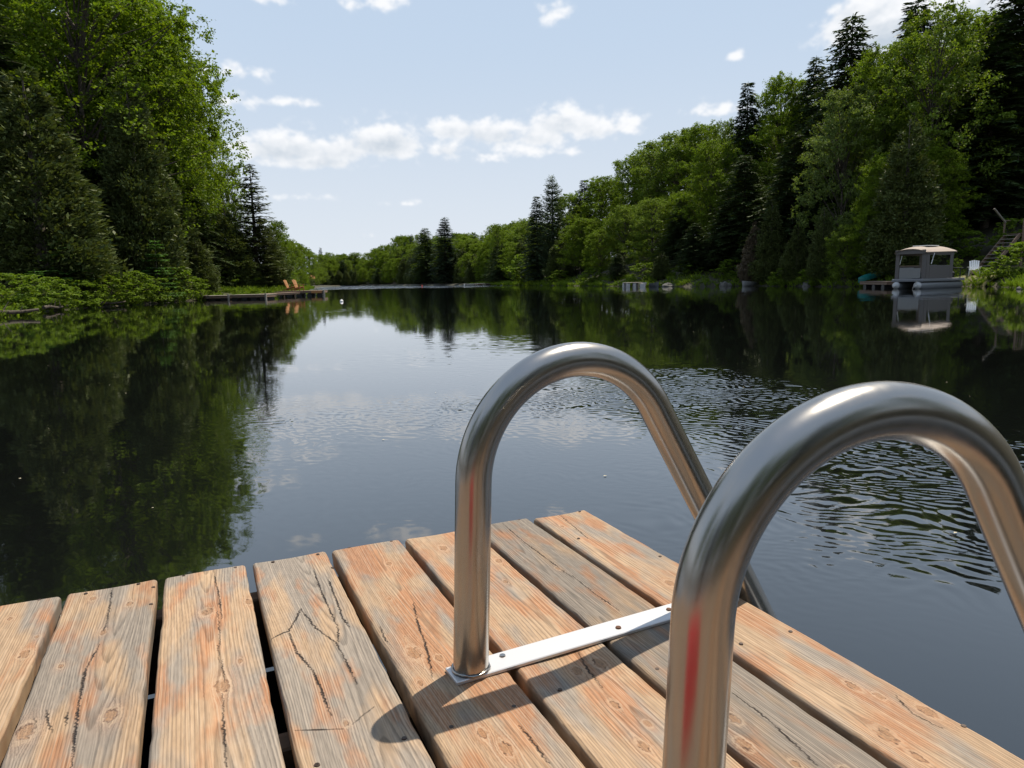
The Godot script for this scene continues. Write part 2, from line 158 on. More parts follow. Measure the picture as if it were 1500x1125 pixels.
	["spruce","spruce",-5.65,0.47,-181.36,11.29,5.42,16,"dark pointed spruce in the far treeline's middle rank, towards the pale far dock","trees of the far treeline: dark pointed spruce in the far treeline's middle rank, towards the pale far dock"],
	["spruce","spruce",-6.18,0.59,-194.25,12.48,4.56,252,"dark pointed spruce in the far treeline's rear rank, towards the pale far dock","trees of the far treeline: dark pointed spruce in the far treeline's rear rank, towards the pale far dock"],
	["maple","maple",-5.21,0.36,-166.34,8.51,11.15,171,"broad leafy tree in the far treeline's front rank, towards the pale far dock","trees of the far treeline: broad leafy tree in the far treeline's front rank, towards the pale far dock"],
	["maple","maple",-5.13,0.47,-180.06,10.64,11.49,106,"broad leafy tree in the far treeline's middle rank, towards the pale far dock","trees of the far treeline: broad leafy tree in the far treeline's middle rank, towards the pale far dock"],
	["spruce","spruce",-4.77,0.59,-191.53,13.65,4.9,66,"dark pointed spruce in the far treeline's rear rank, towards the pale far dock","trees of the far treeline: dark pointed spruce in the far treeline's rear rank, towards the pale far dock"],
	["maple","maple",-3.86,0.39,-163.02,7.74,11.08,288,"broad leafy tree in the far treeline's front rank, towards the pale far dock","trees of the far treeline: broad leafy tree in the far treeline's front rank, towards the pale far dock"],
	["maple","maple",-2.66,0.51,-171.51,11.62,11.66,67,"broad leafy tree in the far treeline's middle rank, towards the pale far dock","trees of the far treeline: broad leafy tree in the far treeline's middle rank, towards the pale far dock"],
	["ash","birch",-3.05,0.59,-184.61,14.25,10.43,322,"slender leafy tree in the far treeline's rear rank, towards the pale far dock","trees of the far treeline: slender leafy tree in the far treeline's rear rank, towards the pale far dock"],
	["hemlock","hemlock",-2.51,0.38,-155.83,8.18,7.77,211,"dark hemlock in the far treeline's front rank, towards the pale far dock","trees of the far treeline: dark hemlock in the far treeline's front rank, towards the pale far dock"],
	["maple","maple",-1.95,0.53,-167.65,11.96,10.85,54,"broad leafy tree in the far treeline's middle rank, towards the pale far dock","trees of the far treeline: broad leafy tree in the far treeline's middle rank, towards the pale far dock"],
	["maple","maple",-1.61,0.66,-183.02,13.21,11.2,86,"broad leafy tree in the far treeline's rear rank, towards the pale far dock","trees of the far treeline: broad leafy tree in the far treeline's rear rank, towards the pale far dock"],
	["hemlock","hemlock",-1.15,0.41,-151.07,8.26,7.7,222,"dark hemlock in the far treeline's front rank, towards the pale far dock","trees of the far treeline: dark hemlock in the far treeline's front rank, towards the pale far dock"],
	["spruce","spruce",0.14,0.69,-165.6,11.17,4.91,190,"dark pointed spruce in the far treeline's middle rank, towards the pale far dock","trees of the far treeline: dark pointed spruce in the far treeline's middle rank, towards the pale far dock"],
	["maple","maple",0.15,0.77,-178.81,13.79,11.13,76,"broad leafy tree in the far treeline's rear rank, towards the pale far dock","trees of the far treeline: broad leafy tree in the far treeline's rear rank, towards the pale far dock"],
	["maple","maple",0.78,0.54,-147.7,8.19,12.03,30,"broad leafy tree in the far treeline's front rank, towards the pale far dock","trees of the far treeline: broad leafy tree in the far treeline's front rank, towards the pale far dock"],
	["maple","maple",0.75,0.73,-161.64,10.34,11.57,215,"broad leafy tree in the far treeline's middle rank, towards the pale far dock","trees of the far treeline: broad leafy tree in the far treeline's middle rank, towards the pale far dock"],
	["ash","birch",1.93,0.94,-171.84,13.71,10.54,150,"slender leafy tree in the far treeline's rear rank, towards the pale far dock","trees of the far treeline: slender leafy tree in the far treeline's rear rank, towards the pale far dock"],
	["maple","maple",1.85,0.5,-140.82,7.52,12.38,72,"broad leafy tree in the far treeline's front rank, towards the pale far dock","trees of the far treeline: broad leafy tree in the far treeline's front rank, towards the pale far dock"],
	["maple","maple",2.98,1.0,-157.55,11.75,11.72,232,"broad leafy tree in the far treeline's middle rank, towards the pale far dock","trees of the far treeline: broad leafy tree in the far treeline's middle rank, towards the pale far dock"],
	["ash","birch",3.0,1.07,-167.31,13.08,10.42,317,"slender leafy tree in the far treeline's rear rank, towards the pale far dock","trees of the far treeline: slender leafy tree in the far treeline's rear rank, towards the pale far dock"],
	["cedar","cedar",2.36,0.54,-139.34,8.2,5.3,86,"dark cedar in the far treeline's front rank, towards the pale far dock","trees of the far treeline: dark cedar in the far treeline's front rank, towards the pale far dock"],
	["ash","birch",3.59,1.05,-152.65,11.51,9.53,267,"slender leafy tree in the far treeline's middle rank, towards the pale far dock","trees of the far treeline: slender leafy tree in the far treeline's middle rank, towards the pale far dock"],
	["ash","birch",4.33,1.29,-165.34,13.53,10.98,232,"slender leafy tree in the far treeline's rear rank, towards the pale far dock","trees of the far treeline: slender leafy tree in the far treeline's rear rank, towards the pale far dock"],
	["spruce","spruce",-16.92,0.3,-192.0,17.6,10.01,249,"tallest dark spruce standing above the far treeline",""],
	["spruce","spruce",-76.31,0.55,-292.0,15.09,4.64,352,"single pointed spruce just right of the red-roofed cabin",""],
	["hemlock","hemlock",-24.11,0.31,-208.0,16.06,12.48,162,"dark broad conifer, left of the tallest far spruce",""],
	["ash","birch",-2.69,0.4,-158.0,12.67,4.82,245,"upright twin-topped tree right of the tallest far spruce",""],
	["shrub","alder",2.73,0.31,-131.0,5.25,9.32,140,"bright bush overhanging the water where the far shore meets the right shore",""],
	["spruce","spruce",4.85,0.37,-124.0,14.72,6.44,149,"dark narrow spruce beside the tall pale pine",""],
	["pine","pine",7.37,0.82,-121.0,17.16,6.99,240,"tall pale grey-green pine standing above the right shore woods",""],
	["maple","maple",10.51,2.16,-128.0,13.51,10.85,206,"rounded bright tree right of the tall pale pine",""],
	["spruce","spruce",12.98,2.75,-124.0,14.88,7.67,75,"dark spruce with flat tiers between bright rounded trees",""],
	["maple","maple",15.44,3.15,-118.0,14.03,11.17,57,"sunlit dome-topped tree below the small dark skyline conifer",""],
	["hemlock","hemlock",18.27,4.0,-120.0,15.99,4.2,193,"small dark conifer top on the rising skyline of the right wood",""],
	["maple","maple",20.06,4.19,-112.0,15.68,11.21,272,"green dome of leaves on the rising right skyline",""],
	["ash","birch",21.93,4.45,-106.0,15.87,10.92,91,"feathery light tree on the right skyline",""],
	["ash","birch",23.49,4.63,-101.0,16.16,10.22,321,"tall feathery crown, highest left of the dark hillside conifers",""],
	["maple","maple",25.51,4.9,-96.0,15.52,10.49,255,"bright rounded crown left of the narrow skyline spruce",""],
	["ash","birch",27.16,5.1,-92.0,14.94,5.98,173,"slim upright crowns beside the narrow skyline spruce",""],
	["spruce","spruce",27.32,4.47,-84.0,18.13,7.3,92,"narrow skyline spruce left of the bright yellow-green dome",""],
	["cedar","cedar",8.15,0.72,-116.0,7.1,7.83,45,"dark cedar at the shore below the tall pale pine",""],
	["maple","maple",10.86,1.21,-110.0,8.73,9.85,251,"mid-green tree low in front of the tiered spruce",""],
	["maple","maple",12.56,0.99,-99.0,6.63,8.66,139,"leafy tree just left of the layered bright tree",""],
	["ash","birch",15.34,1.72,-96.0,8.71,10.04,263,"yellow-green tree behind the white swim raft",""],
	["ash","birch",17.36,1.77,-88.0,8.61,11.36,280,"layered bright tree above the white swim raft",""],
	["hemlock","hemlock",13.7,0.73,-91.0,3.35,5.31,257,"dark conifer low at the shore left of the swim raft",""],
	["hemlock","hemlock",20.11,2.27,-84.0,7.99,7.14,184,"dark hemlock right of the layered bright tree",""],
	["maple","maple",22.96,2.98,-82.0,12.9,8.39,32,"bright green crown in front of the skyline crowns",""],
	["cedar","cedar",16.96,0.77,-80.0,3.2,5.5,182,"dark cedar at the shore behind the swim raft",""],
	["hemlock","hemlock",19.66,1.27,-76.0,5.29,6.94,355,"black-green hemlock leaning over the water at mid shore",""],
	["hemlock","hemlock",22.03,1.77,-74.0,6.28,6.24,300,"second black-green hemlock over the water, left of the droopy one",""],
	["hemlock","hemlock",23.66,1.89,-73.0,10.98,8.26,339,"droopy olive hemlock with layered boughs on the hillside",""],
	["maple","maple",31.45,5.61,-84.0,17.64,9.69,17,"bright yellow-green dome on the right skyline",""],
	["hemlock","hemlock",33.24,5.53,-80.0,18.54,9.66,156,"pointed hemlock right of the bright yellow-green dome",""],
	["hemlock","hemlock",26.57,1.48,-68.0,12.61,9.69,186,"broad hemlock with shaggy horizontal boughs in mid hillside",""],
	["hemlock","hemlock",31.88,3.31,-69.0,21.18,11.69,286,"tallest pointed hemlock on the right skyline",""],
	["ash","poplar",27.9,1.45,-61.0,14.69,7.24,342,"pale-leaved tree in front of the tallest pointed hemlock",""],
	["spruce","spruce",36.14,4.42,-66.0,20.38,9.41,143,"dark spruce tip at the top edge of the picture",""],
	["maple","maple",31.59,2.76,-62.0,16.95,8.67,248,"leafy tree left of the top-edge spruce",""],
	["ash","birch",33.49,3.12,-58.0,17.97,10.43,135,"large wind-tossed tree under the top-edge spruce",""],
	["maple","maple",39.32,5.12,-62.0,16.67,9.15,353,"bright tree near the upper right corner",""],
	["hemlock","hemlock",40.4,5.14,-58.0,19.61,12.91,150,"dark hemlock at the right edge of the picture",""],
	["hemlock","hemlock",37.46,4.24,-57.0,13.69,10.49,174,"feathery dark hemlock above the wooden stairs",""],
	["cedar","dead",23.05,0.23,-67.5,5.77,3.43,332,"grey-brown half-dead cedar at the right shore",""],
	["cedar","cedar",23.97,0.39,-66.0,7.41,3.78,91,"dark green cedar beside the half-dead grey one",""],
	["cedar","cedar",24.8,0.4,-62.0,4.94,3.34,297,"dark cedar left of the small pointed cedar",""],
	["cedar","cedar",25.22,0.24,-58.0,6.22,2.8,5,"small pointed cedar left of the sunlit sapling",""],
	["ash","birch",25.55,0.07,-54.6,4.53,4.01,242,"sunlit yellow-green sapling at the right shore",""],
	["cedar","cedar",28.11,0.68,-51.5,11.16,5.87,280,"tall dense cedar directly behind the pontoon boat",""],
	["maple","maple",28.23,1.0,-54.0,8.8,5.32,128,"bright maple peeping out left of the tall dense cedar",""],
	["maple","maple",31.53,2.12,-54.0,7.84,5.45,166,"bright maple peeping out right of the tall dense cedar",""],
	["maple","maple",26.63,0.32,-53.0,5.5,3.7,343,"shaded leafy tree left of the tall dense cedar",""],
	["hemlock","hemlock",36.39,4.09,-59.0,4.82,6.0,140,"shaded dark hemlock between the tall cedar and the stairs",""],
	["shrub","alder",24.69,0.09,-58.6,1.34,2.69,237,"bright low bush left of the sunlit sapling",""],
	["shrub","alder",23.96,0.11,-62.5,1.42,3.22,147,"dark bush at the waterline below the dark cedars",""],
	["shrub","alder",31.29,0.54,-43.5,2.09,4.74,256,"big sunlit bush at right edge below the stairs",""],
	["shrub","alder",32.71,1.95,-52.0,1.91,4.13,331,"dark green bush beside the lower stairs",""],
	["shrub","alder",35.07,2.07,-50.0,2.44,3.52,344,"sunlit bush on the platform level at the right edge",""],
	["shrub","alder",29.97,0.54,-48.4,1.3,1.53,182,"small bright plant beside the pontoon boat's rear post",""],
	["shrub","alder",32.64,0.7,-49.5,1.3,1.71,178,"small bush behind the white plastic chair",""],
	["shrub","alder",15.46,0.47,-82.0,2.12,4.81,140,"green bush above the white swim raft",""],
	["shrub","alder",19.03,1.05,-76.0,1.66,3.77,329,"dark bush low at the shore right of the swim raft",""],
	["shrub","alder",11.37,0.39,-97.0,2.07,4.7,176,"dark bush at the shore below mid-green trees",""],
	["shrub","alder",7.88,0.44,-113.0,1.92,4.36,209,"low bush at the shore below the tall pale pine",""],
	["shrub","alder",28.15,0.92,-53.5,1.3,2.67,179,"dark bush behind the teal canoe",""],
	["shrub","alder",26.5,0.43,-54.5,1.3,2.56,88,"dark bush left of the teal canoe",""],
	["shrub","alder",22.02,0.83,-70.5,1.75,3.98,352,"dark bush at the waterline left of the half-dead cedar",""],
	["maple","maple",-24,1.19,12,15,8.25,0,"leafy tree on the home bank behind the plank dock","trees on the home bank (leafy)"],
	["hemlock","hemlock",-16,0.8,15,17,9.35,37,"dark hemlock on the home bank behind the plank dock","trees on the home bank (hemlock)"],
	["maple","maple",-9,0.91,17,14,7.7,74,"leafy tree on the home bank behind the plank dock","trees on the home bank (leafy)"],
	["ash","birch",-2,0.88,15.5,18,9.9,111,"leafy tree on the home bank behind the plank dock","trees on the home bank (leafy)"],
	["maple","maple",5,1.91,17,15,8.25,148,"leafy tree on the home bank behind the plank dock","trees on the home bank (leafy)"],
	["hemlock","hemlock",12,1.87,14.5,17,9.35,185,"dark hemlock on the home bank behind the plank dock","trees on the home bank (hemlock)"],
	["maple","maple",19,1.73,13,15,8.25,222,"leafy tree on the home bank behind the plank dock","trees on the home bank (leafy)"],
	["ash","birch",24,2.35,4,16,8.8,259,"leafy tree on the home bank behind the plank dock","trees on the home bank (leafy)"],
	["maple","maple",-21,0.81,2,15,8.25,296,"leafy tree on the home bank behind the plank dock","trees on the home bank (leafy)"],
	["hemlock","hemlock",-3,1.56,24,20,11.0,333,"dark hemlock on the home bank behind the plank dock","trees on the home bank (hemlock)"],
	["maple","maple",9,4.6,25,20,11.0,10,"leafy tree on the home bank behind the plank dock","trees on the home bank (leafy)"],
	["ash","birch",-14,1.45,24,20,11.0,47,"leafy tree on the home bank behind the plank dock","trees on the home bank (leafy)"],
	["ash","birch",5.79,0.95,-131.72,8,9.16,230,"slender leafy tree low in the right hillside wood, left of the narrow spruce","trees filling the right hillside wood: slender leafy tree low in the right hillside wood, left of the narrow spruce"],
	["ash","birch",8.02,1.99,-149.03,10.51,9.16,186,"slender leafy tree high in the right hillside wood, left of the narrow spruce","trees filling the right hillside wood: slender leafy tree high in the right hillside wood, left of the narrow spruce"],
	["ash","birch",10.89,1.75,-118.2,8,9.19,171,"slender leafy tree low in the right hillside wood, left of the narrow spruce","trees filling the right hillside wood: slender leafy tree low in the right hillside wood, left of the narrow spruce"],
	["ash","birch",12.82,3.07,-134.99,10.87,9.19,265,"slender leafy tree high in the right hillside wood, left of the narrow spruce","trees filling the right hillside wood: slender leafy tree high in the right hillside wood, left of the narrow spruce"],
	["maple","maple",12.89,1.87,-109.37,8,10.44,72,"broad leafy tree low in the right hillside wood, left of the narrow spruce","trees filling the right hillside wood: broad leafy tree low in the right hillside wood, left of the narrow spruce"],
	["ash","birch",17.49,4.01,-126.6,13.5,9.24,271,"slender leafy tree high in the right hillside wood, left of the narrow spruce","trees filling the right hillside wood: slender leafy tree high in the right hillside wood, left of the narrow spruce"],
	["ash","birch",17.65,2.73,-99.23,8,9.29,85,"slender leafy tree low in the right hillside wood, left of the narrow spruce","trees filling the right hillside wood: slender leafy tree low in the right hillside wood, left of the narrow spruce"],
	["hemlock","hemlock",20.6,4.43,-114.59,14.38,7.11,101,"dark hemlock high in the right hillside wood, left of the narrow spruce","trees filling the right hillside wood: dark hemlock high in the right hillside wood, left of the narrow spruce"],
	["maple","maple",20.62,3.22,-92.98,8,10.62,185,"broad leafy tree low in the right hillside wood, left of the narrow spruce","trees filling the right hillside wood: broad leafy tree low in the right hillside wood, left of the narrow spruce"],
	["ash","birch",22.94,4.89,-109.73,13.95,9.35,244,"slender leafy tree high in the right hillside wood, left of the narrow spruce","trees filling the right hillside wood: slender leafy tree high in the right hillside wood, left of the narrow spruce"],
	["maple","maple",21.1,2.91,-87.18,8,10.67,144,"broad leafy tree low in the right hillside wood, left of the narrow spruce","trees filling the right hillside wood: broad leafy tree low in the right hillside wood, left of the narrow spruce"],
	["maple","maple",27.56,5.97,-105.86,14.13,10.72,354,"broad leafy tree high in the right hillside wood, left of the narrow spruce","trees filling the right hillside wood: broad leafy tree high in the right hillside wood, left of the narrow spruce"],
	["hemlock","hemlock",25.76,4.23,-86.25,8,7.31,40,"dark hemlock low in the right hillside wood, left of the narrow spruce","trees filling the right hillside wood: dark hemlock low in the right hillside wood, left of the narrow spruce"],
	["maple","maple",30.47,6.6,-103.27,13.39,9.57,343,"broad leafy tree high in the right hillside wood, left of the narrow spruce","trees filling the right hillside wood: broad leafy tree high in the right hillside wood, left of the narrow spruce"],
	["maple","maple",28.96,5.14,-86.25,8,9.68,213,"broad leafy tree low in the right hillside wood, behind the bright dome","trees filling the right hillside wood: broad leafy tree low in the right hillside wood, behind the bright dome"],
	["ash","birch",32.99,7.01,-98.4,13.39,8.54,87,"slender leafy tree high in the right hillside wood, behind the bright dome","trees filling the right hillside wood: slender leafy tree high in the right hillside wood, behind the bright dome"],
	["maple","maple",28.44,4.48,-80.47,8.84,9.74,315,"broad leafy tree low in the right hillside wood, behind the bright dome","trees filling the right hillside wood: broad leafy tree low in the right hillside wood, behind the bright dome"],
	["maple","maple",37.03,8.0,-99.3,14.85,9.8,297,"broad leafy tree high in the right hillside wood, behind the bright dome","trees filling the right hillside wood: broad leafy tree high in the right hillside wood, behind the bright dome"],
	["hemlock","hemlock",28.85,3.25,-73.74,9.62,7.52,264,"dark hemlock low in the right hillside wood, behind the bright dome","trees filling the right hillside wood: dark hemlock low in the right hillside wood, behind the bright dome"],
	["maple","maple",36.26,7.4,-91.52,14.14,9.87,340,"broad leafy tree high in the right hillside wood, behind the bright dome","trees filling the right hillside wood: broad leafy tree high in the right hillside wood, behind the bright dome"],
	["ash","birch",30.77,3.07,-70.09,9.85,8.85,215,"slender leafy tree low in the right hillside wood, behind the bright dome","trees filling the right hillside wood: slender leafy tree low in the right hillside wood, behind the bright dome"],
	["maple","maple",39.66,7.95,-88.33,14.22,10.06,154,"broad leafy tree high in the right hillside wood, behind the bright dome","trees filling the right hillside wood: broad leafy tree high in the right hillside wood, behind the bright dome"],
	["hemlock","hemlock",34.48,4.18,-70.1,11.38,7.8,319,"dark hemlock low in the right hillside wood, behind the pontoon boat","trees filling the right hillside wood: dark hemlock low in the right hillside wood, behind the pontoon boat"],
	["maple","maple",40.07,7.57,-84.33,15.75,10.16,283,"broad leafy tree high in the right hillside wood, behind the pontoon boat","trees filling the right hillside wood: broad leafy tree high in the right hillside wood, behind the pontoon boat"],
	["ash","birch",35.63,4.38,-67.86,11.69,9.15,326,"slender leafy tree low in the right hillside wood, behind the pontoon boat","trees filling the right hillside wood: slender leafy tree low in the right hillside wood, behind the pontoon boat"],
	["maple","maple",41.65,7.27,-80.59,15.92,10.33,138,"broad leafy tree high in the right hillside wood, behind the pontoon boat","trees filling the right hillside wood: broad leafy tree high in the right hillside wood, behind the pontoon boat"],
	["maple","maple",36.81,4.66,-66.67,11.42,10.49,14,"broad leafy tree low in the right hillside wood, behind the pontoon boat","trees filling the right hillside wood: broad leafy tree low in the right hillside wood, behind the pontoon boat"],
	["maple","maple",45.3,8.18,-82.03,15.89,10.49,100,"broad leafy tree high in the right hillside wood, behind the pontoon boat","trees filling the right hillside wood: broad leafy tree high in the right hillside wood, behind the pontoon boat"],
	["maple","maple",37.35,4.64,-63.52,10.89,10.65,81,"broad leafy tree low in the right hillside wood, behind the pontoon boat","trees filling the right hillside wood: broad leafy tree low in the right hillside wood, behind the pontoon boat"],
	["maple","maple",46.79,8.2,-79.8,16.61,10.64,300,"broad leafy tree high in the right hillside wood, behind the pontoon boat","trees filling the right hillside wood: broad leafy tree high in the right hillside wood, behind the pontoon boat"],
	["hemlock","hemlock",39.0,4.96,-60.92,10.25,8.31,225,"dark hemlock low in the right hillside wood, by the right edge","trees filling the right hillside wood: dark hemlock low in the right hillside wood, by the right edge"],
	["maple","maple",50.59,9.04,-80.67,16.89,10.84,319,"broad leafy tree high in the right hillside wood, by the right edge","trees filling the right hillside wood: broad leafy tree high in the right hillside wood, by the right edge"],
	["maple","maple",42.31,5.98,-62.81,11.45,11.07,332,"broad leafy tree low in the right hillside wood, by the right edge","trees filling the right hillside wood: broad leafy tree low in the right hillside wood, by the right edge"],
	["hemlock","hemlock",52.04,9.07,-77.68,15.72,8.43,92,"dark hemlock high in the right hillside wood, by the right edge","trees filling the right hillside wood: dark hemlock high in the right hillside wood, by the right edge"],
	["ash","birch",43.64,6.29,-61.97,10.23,9.91,112,"slender leafy tree low in the right hillside wood, by the right edge","trees filling the right hillside wood: slender leafy tree low in the right hillside wood, by the right edge"],
	["hemlock","hemlock",53.08,9.18,-76.32,16.36,8.53,351,"dark hemlock high in the right hillside wood, by the right edge","trees filling the right hillside wood: dark hemlock high in the right hillside wood, by the right edge"],
	["maple","maple",46.62,7.05,-62.07,12.06,11.48,92,"broad leafy tree low in the right hillside wood, by the right edge","trees filling the right hillside wood: broad leafy tree low in the right hillside wood, by the right edge"],
	["maple","maple",58.31,10.29,-78.09,17.13,11.46,323,"broad leafy tree high in the right hillside wood, by the right edge","trees filling the right hillside wood: broad leafy tree high in the right hillside wood, by the right edge"],
	["maple","maple",45.2,6.25,-58.5,11.44,11.6,21,"broad leafy tree low in the right hillside wood, by the right edge","trees filling the right hillside wood: broad leafy tree low in the right hillside wood, by the right edge"],
	["ash","birch",58.68,10.25,-76.12,18.15,10.23,241,"slender leafy tree high in the right hillside wood, by the right edge","trees filling the right hillside wood: slender leafy tree high in the right hillside wood, by the right edge"]
]
# across from, across to, far end, knots, cracks
const PLANKS := [
	[-0.704,-0.5615,0.553,[[0.1263,0.2137,0.011],[0.0812,0.0683,0.006],[0.1334,0.1589,0.005]],[]],
	[-0.552,-0.409,0.556,[[0.1027,0.0944,0.008],[0.0732,0.1879,0.008],[0.0298,0.2782,0.006],[0.1064,0.4446,0.013],[0.0139,0.4388,0.016],[0.0433,0.0406,0.008]],[[[0.0698,0.0033],[0.0726,0.0832],[0.0748,0.165],[0.0728,0.1844]],[[0.0736,0.2297],[0.0629,0.3053],[0.0643,0.3814],[0.0693,0.4618],[0.0746,0.5382]],[[0.0292,0.396],[0.0364,0.4295],[0.045,0.4539]],[[0.0186,0.4103],[0.0249,0.4361]],[[0.0538,0.4124],[0.0575,0.4439]]]],
	[-0.397,-0.256,0.553,[[0.064,0.1914,0.01],[0.0698,0.1888,0.011],[0.0831,0.4368,0.015],[0.109,0.3787,0.006],[0.1342,0.1779,0.009]],[[[0.0837,0.004],[0.0881,0.1182],[0.0899,0.2274]],[[0.084,0.1959],[0.0846,0.3174]],[[0.0817,0.316],[0.0813,0.3714]],[[0.0852,0.3639],[0.0867,0.4303]],[[0.0831,0.4559],[0.0816,0.5202],[0.0801,0.6147]]]],
	[-0.243,-0.103,0.553,[[0.0644,0.5891,0.006]],[[[-0.0007,0.334],[0.0141,0.3235],[0.0241,0.3175],[0.0295,0.3165],[0.0469,0.2748],[0.0578,0.243]],[[0.0295,0.3239],[0.0322,0.3878],[0.0464,0.4514],[0.0488,0.4983],[0.0507,0.5659]],[[0.0578,0.243],[0.0695,0.3213],[0.0901,0.3861],[0.0927,0.4372],[0.0953,0.51]],[[0.1212,0.1335],[0.1186,0.2111],[0.1162,0.2723],[0.1138,0.3083],[0.1171,0.3451]],[[0.1029,0.0811],[0.1007,0.2114],[0.1011,0.2897],[0.101,0.3446],[0.0927,0.3839]],[[0.0072,0.5795],[0.0305,0.5886],[0.0598,0.5993]],[[0.0721,0.5952],[0.088,0.5817],[0.1049,0.5717]]]],
	[-0.092,0.047,0.548,[[0.0348,0.4639,0.015],[0.0856,0.1225,0.008],[0.0624,0.4933,0.008],[0.048,0.2722,0.005],[0.019,0.5432,0.006],[0.0689,0.7162,0.011],[0.0549,0.6788,0.009]],[[[0.081,0.3065],[0.0673,0.373],[0.0576,0.4416],[0.0502,0.4823],[0.038,0.5369]],[[0.0101,0.3616],[0.0076,0.4012],[0.0071,0.4242]],[[0.1013,0.6845],[0.1019,0.7293],[0.1014,0.7607]]]],
	[0.059,0.2045,0.543,[[0.0553,0.0827,0.012],[0.0737,0.6009,0.01],[0.1113,0.5988,0.013],[0.0789,0.6905,0.008],[0.065,0.7738,0.009],[0.1285,0.1983,0.009],[0.1034,0.2901,0.006],[0.0928,0.7411,0.006]],[[[0.0986,0.5599],[0.0885,0.6082],[0.0849,0.6518]]]],
	[0.213,0.344,0.545,[[0.0563,0.2868,0.006],[0.0147,0.8247,0.01]],[[[0.0641,0.0104],[0.059,0.1454],[0.0599,0.2505],[0.0607,0.3427]],[[0.0644,0.3271],[0.0638,0.4203],[0.0676,0.4811]],[[0.0725,0.7418],[0.0733,0.8019],[0.0643,0.8646],[0.06,0.8889]]]],
	[0.3555,0.488,0.535,[[0.0318,0.0751,0.006],[0.0637,0.4177,0.011],[0.0824,0.7831,0.01],[0.0314,0.8734,0.013],[0.1165,0.8642,0.012],[0.0932,0.8142,0.007],[0.0298,0.9145,0.009]],[[[0.0646,-0.0037],[0.0549,0.0871],[0.046,0.1642]],[[0.1116,0.8232],[0.0972,0.8594],[0.1018,0.8928]]]]
]
# clouds in view: bearing, height above the horizon, half width, half height in degrees, density, greyness of the base
const CLOUDS := [[-16.87,10.04,3.1,1.5,1.2,1.0],[-19.05,9.63,2.47,1.29,0.8,0.6],[-14.22,9.14,3.56,1.02,0.95,1.0],[-9.58,10.67,2.82,1.64,1.25,1.0],[-8.32,9.85,2.07,1.35,0.95,0.4],[-12.68,9.9,3.06,1.22,0.9,0.9],[-16.22,8.86,3.53,0.61,0.6,0.4],[-4.08,11.42,2.59,1.03,1.1,0.7],[-4.65,9.95,1.67,0.94,1.0,0.6],[-1.18,11.14,2.86,1.25,1.1,0.9],[2.52,10.82,2.6,1.14,1.05,0.6],[4.38,11.83,2.58,1.34,1.25,0.7],[6.73,11.16,2.58,1.24,1.05,0.5],[9.32,11.28,1.84,1.02,0.95,0.2],[1.71,9.75,3.66,0.84,0.75,0.3],[-1.23,9.31,2.62,0.63,0.55,0.2],[5.15,9.65,2.3,0.52,0.55,0.1],[-15.94,13.1,1.87,0.59,0.85,0.1],[-20.06,14.79,3.32,0.85,0.8,0.1],[-19.75,12.91,2.41,0.87,0.7,0.1],[-16.12,6.47,4.09,0.46,0.55,0],[-7.7,6.03,2.12,0.42,0.6,0],[-10.43,3.63,1.17,0.32,0.5,0],[-11.37,19.65,1.43,0.67,0.7,0.1],[-8.87,19.88,1.92,0.96,1.0,0.1],[-17.15,19.54,2.09,0.56,0.7,0.1],[3.69,19.11,1.37,1.17,0.9,0.1],[17.07,15.46,0.87,0.58,0.85,0],[16.33,12.01,2.97,0.79,0.8,0.1],[23.92,15.94,1.83,1.28,1.1,0.2],[25.44,17.11,2.24,1.61,1.25,0.6],[28.17,15.79,3.97,2.64,1.35,1.4],[31.64,15.98,3.82,2.55,1.3,1.4],[34.52,15.8,3.69,2.46,1.3,1.4],[26.65,13.77,2.73,1.82,1.1,1.4],[30.28,13.45,3.51,1.76,1.1,1.4],[36.89,15.67,3.98,2.39,1.2,0.7]]
# plank, across, along
const SCREWS := [[0,-0.5926,0.5471],[1,-0.522,0.5411],[1,-0.4392,0.5442],[1,-0.4139,0.5156],[1,-0.4143,0.4401],[2,-0.3645,0.5446],[2,-0.3642,0.5447],[2,-0.2746,0.5426],[3,-0.2061,0.5396],[3,-0.1204,0.5375],[3,-0.1067,0.4571],[3,-0.2229,-0.1013],[3,-0.1208,0.5392],[4,-0.0572,0.5443],[4,0.0291,0.5408],[3,-0.1221,-0.0983],[4,-0.0647,-0.1026],[3,-0.2236,-0.1009],[7,0.4697,0.5261],[7,0.3825,0.3775],[7,0.4743,0.222],[6,0.321,0.5385],[5,0.09,-0.0904],[6,0.2332,-0.1053],[4,0.0205,-0.0976],[7,0.4739,-0.1074],[7,0.3825,-0.1029],[7,0.4827,-0.3666]]

var rng := RandomNumberGenerator.new()
var taken := {}
var mats := {}

func _ready() -> void:
	setting()
	materials()
	terrain()
	lake()
	dock()
	ladder()
	red_stand_in()
	forest()
	shore_details()
	left_docks()
	right_shore()
	far_things()

